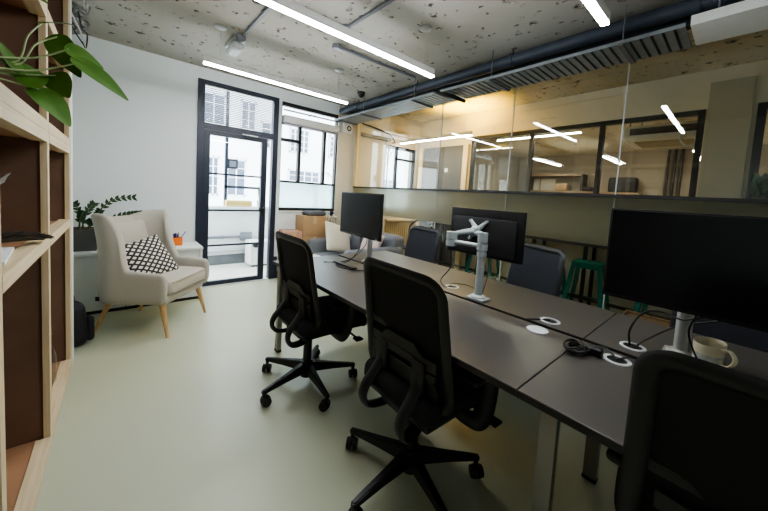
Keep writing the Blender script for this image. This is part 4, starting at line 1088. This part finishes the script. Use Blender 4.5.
# ------------------------------------------------------------------ corridor things
linear_light('warm strip light hanging beyond the glass partition', 2.76, 4.30, 4.03, 2.285, 'tubewarm', 'y', ceil=CC, grp='strip lights beyond the glass')
bar = thing('bar_table', 'long dark high table beyond the glass with teal stools', 'table', (4.37, 1.6, 0))
obj('table_top', bx(bm_new(), -.18, .25, -2.6, 2.2, .845, .88, .004), 'darktop', bar, smooth=False)
for y in (-2.2, -1.3, -.42, .19, 1.2, 2.0):
    for x in (-.14, .2): obj('leg', bx(bm_new(), x-.018, x+.018, y-.018, y+.018, 0, .845), 'blacksteel', bar, smooth=False)
obj('foot_rail', bx(bm_new(), -.155, -.125, -2.2, 2.0, .20, .235), 'blacksteel', bar, smooth=False)
def make_stool(label):
    t = thing('bar_stool', label, 'stool', (0, 0, 0), 0, 'teal stools under the bar table')
    q = bm_new(); softbox(q, (0, 0, .67), (.30, .30, .025), .012); seat = obj('seat', q, 'teal', t)
    obj('seat_hole', bx(bm_new(), -.05, .05, -.008, .008, .683, .6835), 'blacksteel', seat, smooth=False)
    q = bm_new(); bx(q, -.14, .14, -.14, .14, .61, .66, .01); obj('apron', q, 'teal', t)
    for sx in (-1, 1):
        for sy in (-1, 1):
            q = bm_new(); loft(q, [[(sx*(x)+dx, sy*x+dy, z_) for dx, dy in ((-.02, -.02), (.02, -.02), (.02, .02), (-.02, .02))] for x, z_ in ((.205, 0), (.125, .66))]); l = obj('leg', q, 'teal', t, smooth=False)
            q = bm_new(); bx(q, sx*.205-.022, sx*.205+.022, sy*.205-.022, sy*.205+.022, -.0, .015); obj('foot', q, 'blackplastic', l)
    q = bm_new()
    for s in (-1, 1):
        bx(q, -.18, .18, s*.183-.006, s*.183+.006, .20, .225); bx(q, s*.183-.006, s*.183+.006, -.18, .18, .20, .225)
    obj('footrest', q, 'teal', t, smooth=False); return t
st0 = None
for lab, x, y, rz in (('teal metal stool beyond the glass, left of the large monitor', 4.15, 1.11, 4), ('teal metal stool beyond the glass behind the right end of the middle chair back', 4.16, 1.585, -3),
                      ('teal metal stool beyond the glass behind the middle monitor arm', 4.15, 2.46, 8), ('teal metal stool beyond the glass showing below the large right monitor', 4.0, .42, -3)):
    s_ = make_stool(lab) if st0 is None else copy_tree(st0)
    if st0 is None: st0 = s_
    s_.location = (x, y, 0); s_.rotation_euler = (0, 0, R_(rz)); s_['label'] = lab
wb = thing('wicker_basket', 'brown wicker box beyond the glass under the large monitor', 'basket', (3.52, .44, 0))
q = bm_new(); loft(q, [[(x*k, y*k*1.1, z_) for x, y in ((-1, -1), (1, -1), (1, 1), (-1, 1))] for k, z_ in ((.16, 0), (.18, .33))]); obj('basket', q, 'bronze', wb, smooth=False)
q = bm_new(); tube(q, [(-.18, -.2, .34), (.18, -.2, .34), (.18, .2, .34), (-.18, .2, .34)], .016, 8, True); obj('rim', q, 'bronze', wb)
q = bm_new(); bx(q, 3.40, 3.64, .12, .16, 0, .62, .004); tag(obj('white_board', q, 'white'), 'white upright panel standing beside the wicker box beyond the glass', 'panel')
# wire chair and low radiator at the far end of the corridor
wc = thing('bentwood_chair', 'dark curved back chair in the corridor by the window', 'chair', (3.75, 3.55, 0), R_(200))
q = bm_new(); lathe(q, [(.0, .44), (.20, .44), (.21, .45), (.20, .47), (.0, .472)], n=28); obj('seat', q, 'blacksteel', wc)
q = bm_new(); tube(q, spline([(-.19, -.14, .46), (-.26, -.20, .75), (-.27, -.10, .88), (-.28, 0, .90), (-.27, .10, .88), (-.26, .20, .75), (-.19, .14, .46)], 7), .013, 8); tube(q, spline([(-.19, -.07, .46), (-.25, -.10, .70), (-.26, 0, .78), (-.25, .10, .70), (-.19, .07, .46)], 7), .010, 8); obj('backrest', q, 'blacksteel', wc)
for sx in (-1, 1):
    for sy in (-1, 1):
        q = bm_new(); cyl(q, (sx*.14, sy*.14, .44), (sx*.19, sy*.18, 0), .014, .011, 10); obj('leg', q, 'blacksteel', wc)
rd2 = thing('radiator', 'cream column radiator in the corridor beyond the glass', 'radiator', (4.15, YB-.09, 0))
for k in range(14):
    q = bm_new(); x = -.36+k*.055
    tube(q, [(x, 0, .12), (x, 0, .84)], .02, 8); softbox(q, (x, 0, .12), (.05, .11, .06), .02); softbox(q, (x, 0, .84), (.05, .11, .06), .02); obj('column', q, 'radiator', rd2)
q = bm_new(); bx(q, -.36, -.33, -.03, .03, 0, .1); bx(q, .33, .36, -.03, .03, 0, .1); obj('foot', q, 'radiator', rd2)
q = bm_new(); tube(q, spline([(3.16, YB-.03, 2.50), (3.5, YB-.03, 2.47), (3.75, YB-.05, 2.42), (3.9, YB-.06, 2.30), (3.86, YB-.03, 2.28)], 7), .013, 8); tag(obj('wall_cable', q, 'cable'), 'black cable sagging along the wall beyond the partition', 'cable')
q = bm_new(); bx(q, 3.12, 3.80, YB-.06, YB-.002, 2.30, 2.335)
for k in range(12): bx(q, 3.14+k*.055, 3.165+k*.055, YB-.062, YB-.001, 2.29, 2.345)
tag(obj('corridor_trunking', q, 'conduit', smooth=False), 'slotted trunking on the corridor wall under the sagging cable', 'trunking')
lb_ = thing('wall_lamp_plant', 'dark leafed plant on the ledge at the far right window', 'plant', (4.50, -.10, 1.40))
q = bm_new(); lathe(q, [(.05, .0), (.07, .10), (.062, .10), (.0, .09)], n=20); obj('pot', q, 'potgrey', lb_)
for k in range(7):
    a = k*.9; L = leaf_mesh(.24, .12, .1, .25); obj('leaf', L, 'leafdark', lb_, sub=1, xf=frame_xf((0, 0, .09), (.07*math.cos(a), .13*math.sin(a), .26+.03*(k % 3)), (math.cos(a), math.sin(a), .6)))
tag(obj('wall_ledge', bx(bm_new(), 4.40, XW-.001, -1.7, 3.15, 1.36, 1.399), 'darktop', smooth=False), 'dark ledge running below the far wall windows', 'ledge')

# ------------------------------------------------------------------ far room seen through the internal windows
linear_light('strip light in the far room nearest the left mullion', 7.25, 8.85, 3.26, 2.35, 'tubefar', 'x', ceil=2.72, grp='strip lights in the far room')
linear_light('strip light in the far room in front of the shelf, middle pane', 7.25, 8.85, 1.95, 2.35, 'tubefar', 'x', ceil=2.72, grp='strip lights in the far room')
linear_light('strip light in the far room at the right pane edge', 7.25, 8.85, .62, 2.35, 'tubefar', 'x', ceil=2.72, grp='strip lights in the far room')
linear_light('strip light in the far room running along the corridor wall', 1.75, 3.15, 5.45, 2.46, 'tubewarm', 'y', ceil=2.72, grp='strip lights in the far room')
acu = thing('air_conditioner', 'large cream ceiling cassette air conditioner in the far room', 'air conditioner', (5.85, .80, 2.27))
q = bm_new(); softbox(q, (0, 0, .10), (.85, .85, .20), .04); obj('casing', q, 'white', acu)
q = bm_new(); bx(q, -.430, -.40, -.36, .33, .07, .16); obj('vent', q, 'darkband', acu, smooth=False)
q = bm_new()
for sx in (-.35, .35):
    for sy in (-.35, .35): cyl(q, (sx, sy, .19), (sx, sy, .45), .008, n=8)
obj('drop_rods', q, 'conduit', acu)
q = bm_new(); bx(q, -.28, .28, -.3, .3, -.008, .002); obj('intake_grille', q, 'pilaster', acu, smooth=False)
q = bm_new(); tube(q, spline([(-.43, -.20, .05), (-.47, -.21, -.06), (-.46, -.28, -.12), (-.44, -.38, -.04), (-.42, -.45, .08)], 6), .012, 8); obj('hose', q, 'cablewhite', acu)
for k in range(3):
    tag(obj('wall_pipe', cyl(bm_new(), (9.42, .98+.11*k, 0), (9.42, .98+.11*k, 2.71), .028, n=12), 'blacksteel'), ('left', 'middle', 'right')[2-k]+' one of three dark vertical pipes on the far room wall', 'pipe', 'far wall pipes')
sh = thing('wall_shelf', 'long wooden shelf with bags on the far room wall', 'shelf', (9.28, 2.6, 1.66))
obj('board', bx(bm_new(), -.2, .2, -1.0, 1.6, 0, .05), 'farshelf', sh, smooth=False); obj('board', bx(bm_new(), -.2, .2, .2, 1.6, .45, .50), 'farshelf', sh, smooth=False)
for y in (-.98, .2, 1.58): obj('bracket', bx(bm_new(), -.18, .2, y-.02, y+.02, -.5, .50 if y > 0 else 0), 'blacksteel', sh, smooth=False)
for lab, y, w, h, m in (('large dark bag on the far room shelf', 1.95, .55, .36, 'dark'), ('small dark box on the far room shelf left of the large bag', 2.68, .25, .12, 'dark'), ('brown box on the far room shelf near the bracket', 3.3, .30, .2, 'card')):
    q = bm_new(); softbox(q, (9.24, y, 1.7105+h/2), (.26, w, h), .05); tag(obj('storage_bag' if m == 'dark' else 'storage_box', q, m), lab, 'bag' if m == 'dark' else 'box')
for y in (3.75, 4.2):
    d = struct('door_%d' % (3 if y < 4 else 4), bx(bm_new(), 9.44, 9.49, y-.2, y+.2, 0, 2.05), 'creamcloth', smooth=False)
tag(obj('glass_cabinet', bx(bm_new(), 9.0, 9.4, .35, .8, 0, 1.2, .01), 'farshelf'), 'brown cabinet against the far room wall behind the right pane', 'cabinet')

# ------------------------------------------------------------------ outside
struct('floor_balcony', bx(bm_new(), -1.5, 6.5, YB+.141, 5.75, -.12, -.0), 'balcony')
struct('wall_balcony', bx(bm_new(), -1.5, 6.5, 5.55, 5.70, 0, .93), 'parapet', smooth=False)
struct('trim_5', bx(bm_new(), -1.5, 6.5, 5.535, 5.549, 0.0, .16), 'darkband', smooth=False)
struct('trim_6', bx(bm_new(), -1.5, 6.5, 5.50, 5.75, .931, .965), 'parapet', smooth=False)
bcd = thing('wall_conduit', 'grey conduit with junction box on the balcony wall beyond the door', 'conduit', (1.4, 5.54, .46))
obj('tube', cyl(bm_new(), (-2.4, -.024, 0), (.19, -.024, .0), .022), 'conduit', bcd); obj('junction_box', bx(bm_new(), .18, .36, -.06, -.001, -.07, .07, .008), 'conduit', bcd)
for x in (-1.6, -.9, -.1): obj('saddle', bx(bm_new(), x-.02, x+.02, -.042, -.001, -.025, .025), 'conduit', bcd, smooth=False)
tag(obj('balcony_pipe', cyl(cyl(cyl(bm_new(), (-1.0, 5.52, .235), (2.5, 5.52, .235), .02), (-.9, 5.52, .235), (-.9, 5.52, 0), .02), (2.4, 5.52, .235), (2.4, 5.52, 0), .02), 'grommet'), 'white pipe low on the balcony wall beyond the door', 'pipe')
ob = thing('outdoor_unit', 'white metal box on the balcony floor behind the door', 'outdoor unit', (2.0, 5.30, 0))
q = bm_new(); bx(q, -.36, .36, -.15, .15, .03, .42, .01); obj('casing', q, 'white', ob)
q = bm_new(); cyl(q, (-.29, -.151, .37), (-.29, -.19, .37), .045); obj('valve_wheel', q, 'darkplastic', ob); obj('feet', bx(bm_new(), -.32, .32, -.12, .12, 0, .03), 'darkplastic', ob)
cr = thing('wooden_crate', 'yellow timber box on the balcony wall top beyond the door', 'crate', (1.56, 5.605, .966))
q = bm_new(); bx(q, -.20, .20, -.07, .07, 0, .10, .004); obj('crate', q, 'yellowbox', cr); obj('slat_gap', bx(bm_new(), -.201, .201, -.0705, .0705, .045, .052), 'farshelf', cr, smooth=False)
for lab, x, h in (('spiky potted plant on the balcony wall, right of the crate', 1.92, .30), ('small potted plant on the balcony wall behind the frosted window', 3.0, .22)):
    t = thing('potted_plant', lab, 'plant', (x, 5.60, .966)); q = bm_new(); lathe(q, [(.05, 0), (.065, .11), (.055, .11), (0, .10)], n=18); obj('pot', q, 'terracotta', t)
    for k in range(9):
        a = k*.7; L = leaf_mesh(h, .03, .2, .1, 6); obj('leaf', L, 'leafdark', t, xf=frame_xf((0, 0, .09), (.09*math.cos(a), .05*math.sin(a), .10+h*(.7+.3*(k % 2))), (math.cos(a), math.sin(a), .3)))
fc = thing('white_building', 'white rendered building with grey paned windows across the street', 'building', (4, 11.5, 0))
obj('wall', bx(bm_new(), -7, 12, .2, .6, -6, 9), 'facade', fc, smooth=False)
for x, z0, z1, w in ((-1.58, .95, 2.25, .34), (-.85, .95, 2.25, .62), (-3.4, .95, 2.25, .62), (1.72, 1.2, 2.1, 1.35), (3.9, 1.2, 2.1, 1.35), (6.2, 1.2, 2.1, 1.35), (1.45, 2.75, 3.7, .8), (.3, 2.75, 3.7, .7), (3.2, 2.75, 3.7, .8), (-1.6, 3.0, 4.3, .7), (-.5, 3.0, 4.3, .5), (5.4, 2.75, 3.7, .8)):
    q = bm_new()
    bx(q, x-w/2, x+w/2, .15, .205, z0, z0+.05); bx(q, x-w/2, x+w/2, .15, .205, z1-.05, z1)
    nx = 2 if w < .8 else 4
    for k in range(nx+1): xx = x-w/2+.02+(w-.04)*k/nx; bx(q, xx-.02, xx+.02, .15, .205, z0, z1)
    for k in range(1, 4): zz_ = z0+(z1-z0)*k/4; bx(q, x-w/2, x+w/2, .155, .205, zz_-.012, zz_+.012)
    f = obj('window_frame', q, 'parapet', fc, smooth=False); obj('pane', bx(bm_new(), x-w/2, x+w/2, .185, .199, z0, z1), 'winext', f, smooth=False)
fr = thing('outer_frame', 'dark steel outer railing frame seen beyond the door glass', 'frame', (1.5, 5.45, 0))
q = bm_new()
bx(q, .0, .045, -.02, .02, .966, 3.2); bx(q, .0, .62, -.02, .02, 1.27, 1.31); bx(q, .58, .62, -.02, .02, .966, 1.30); obj('bars', q, 'navy', fr, smooth=False)
q = bm_new(); bx(q, .045, .20, -.018, .018, 1.60, 1.76); vb = obj('vent_plate', q, 'navy', fr, smooth=False); obj('vent_face', bx(bm_new(), .07, .175, -.022, -.0185, 1.63, 1.73), 'conduit', vb, smooth=False)
fr.location = (1.36, 5.728, 0)
tr = thing('bare_tree', 'bare branched tree in front of the white building', 'tree', (6.2, 8.6, -2.0))
q = bm_new(); tr_r = random.Random(5)
def branch(p, d, L, r, lv):
    pts = [p]; 
    for k in range(3): pts.append(pts[-1]+(d+Vector((tr_r.uniform(-.25, .25), tr_r.uniform(-.25, .25), tr_r.uniform(-.05, .2)))).normalized()*L/3)
    tube(q, pts, [r, r*.85, r*.7, r*.55], 5)
    if lv:
        for k in range(3 if lv > 1 else 2):
            b0 = pts[1+k % 3]; nd = (d+Vector((tr_r.uniform(-.9, .9), tr_r.uniform(-.6, .6), tr_r.uniform(-.1, .5)))).normalized(); branch(b0, nd, L*.68, r*.55, lv-1)
branch(Vector((0, 0, 0)), Vector((0, 0, 1)), 3.0, .11, 4)
obj('branches', q, 'bark', tr)

# ------------------------------------------------------------------ light
w = bpy.data.worlds.new('world'); scene.world = w; w.use_nodes = True
nt = w.node_tree; bgn = nt.nodes['Background']; bgn.inputs[0].default_value = (.86, .93, 1.0, 1); bgn.inputs[1].default_value = 3.5

def area(name, loc, rot, sx, sy, power, col):
    l = bpy.data.lights.new(name, 'AREA'); l.shape = 'RECTANGLE'; l.size = sx; l.size_y = sy; l.energy = power; l.color = col
    o = bpy.data.objects.new(name, l); COL.objects.link(o); o.location = loc; o.rotation_euler = rot; return o
# warm lamp throwing amber light on the corridor soffit
s = bpy.data.lights.new('amber_uplight', 'SPOT'); s.energy = 190; s.color = (1, .60, .0); s.spot_size = R_(105); s.spot_blend = .9; s.shadow_soft_size = .12
so = bpy.data.objects.new('amber_uplight', s); COL.objects.link(so); so.location = (4.15, 3.0, 2.12); so.rotation_euler = (PI, 0, 0)

scene.view_settings.view_transform = 'AgX'
scene.view_settings.look = 'AgX - Medium High Contrast'
scene.view_settings.exposure = 1.40
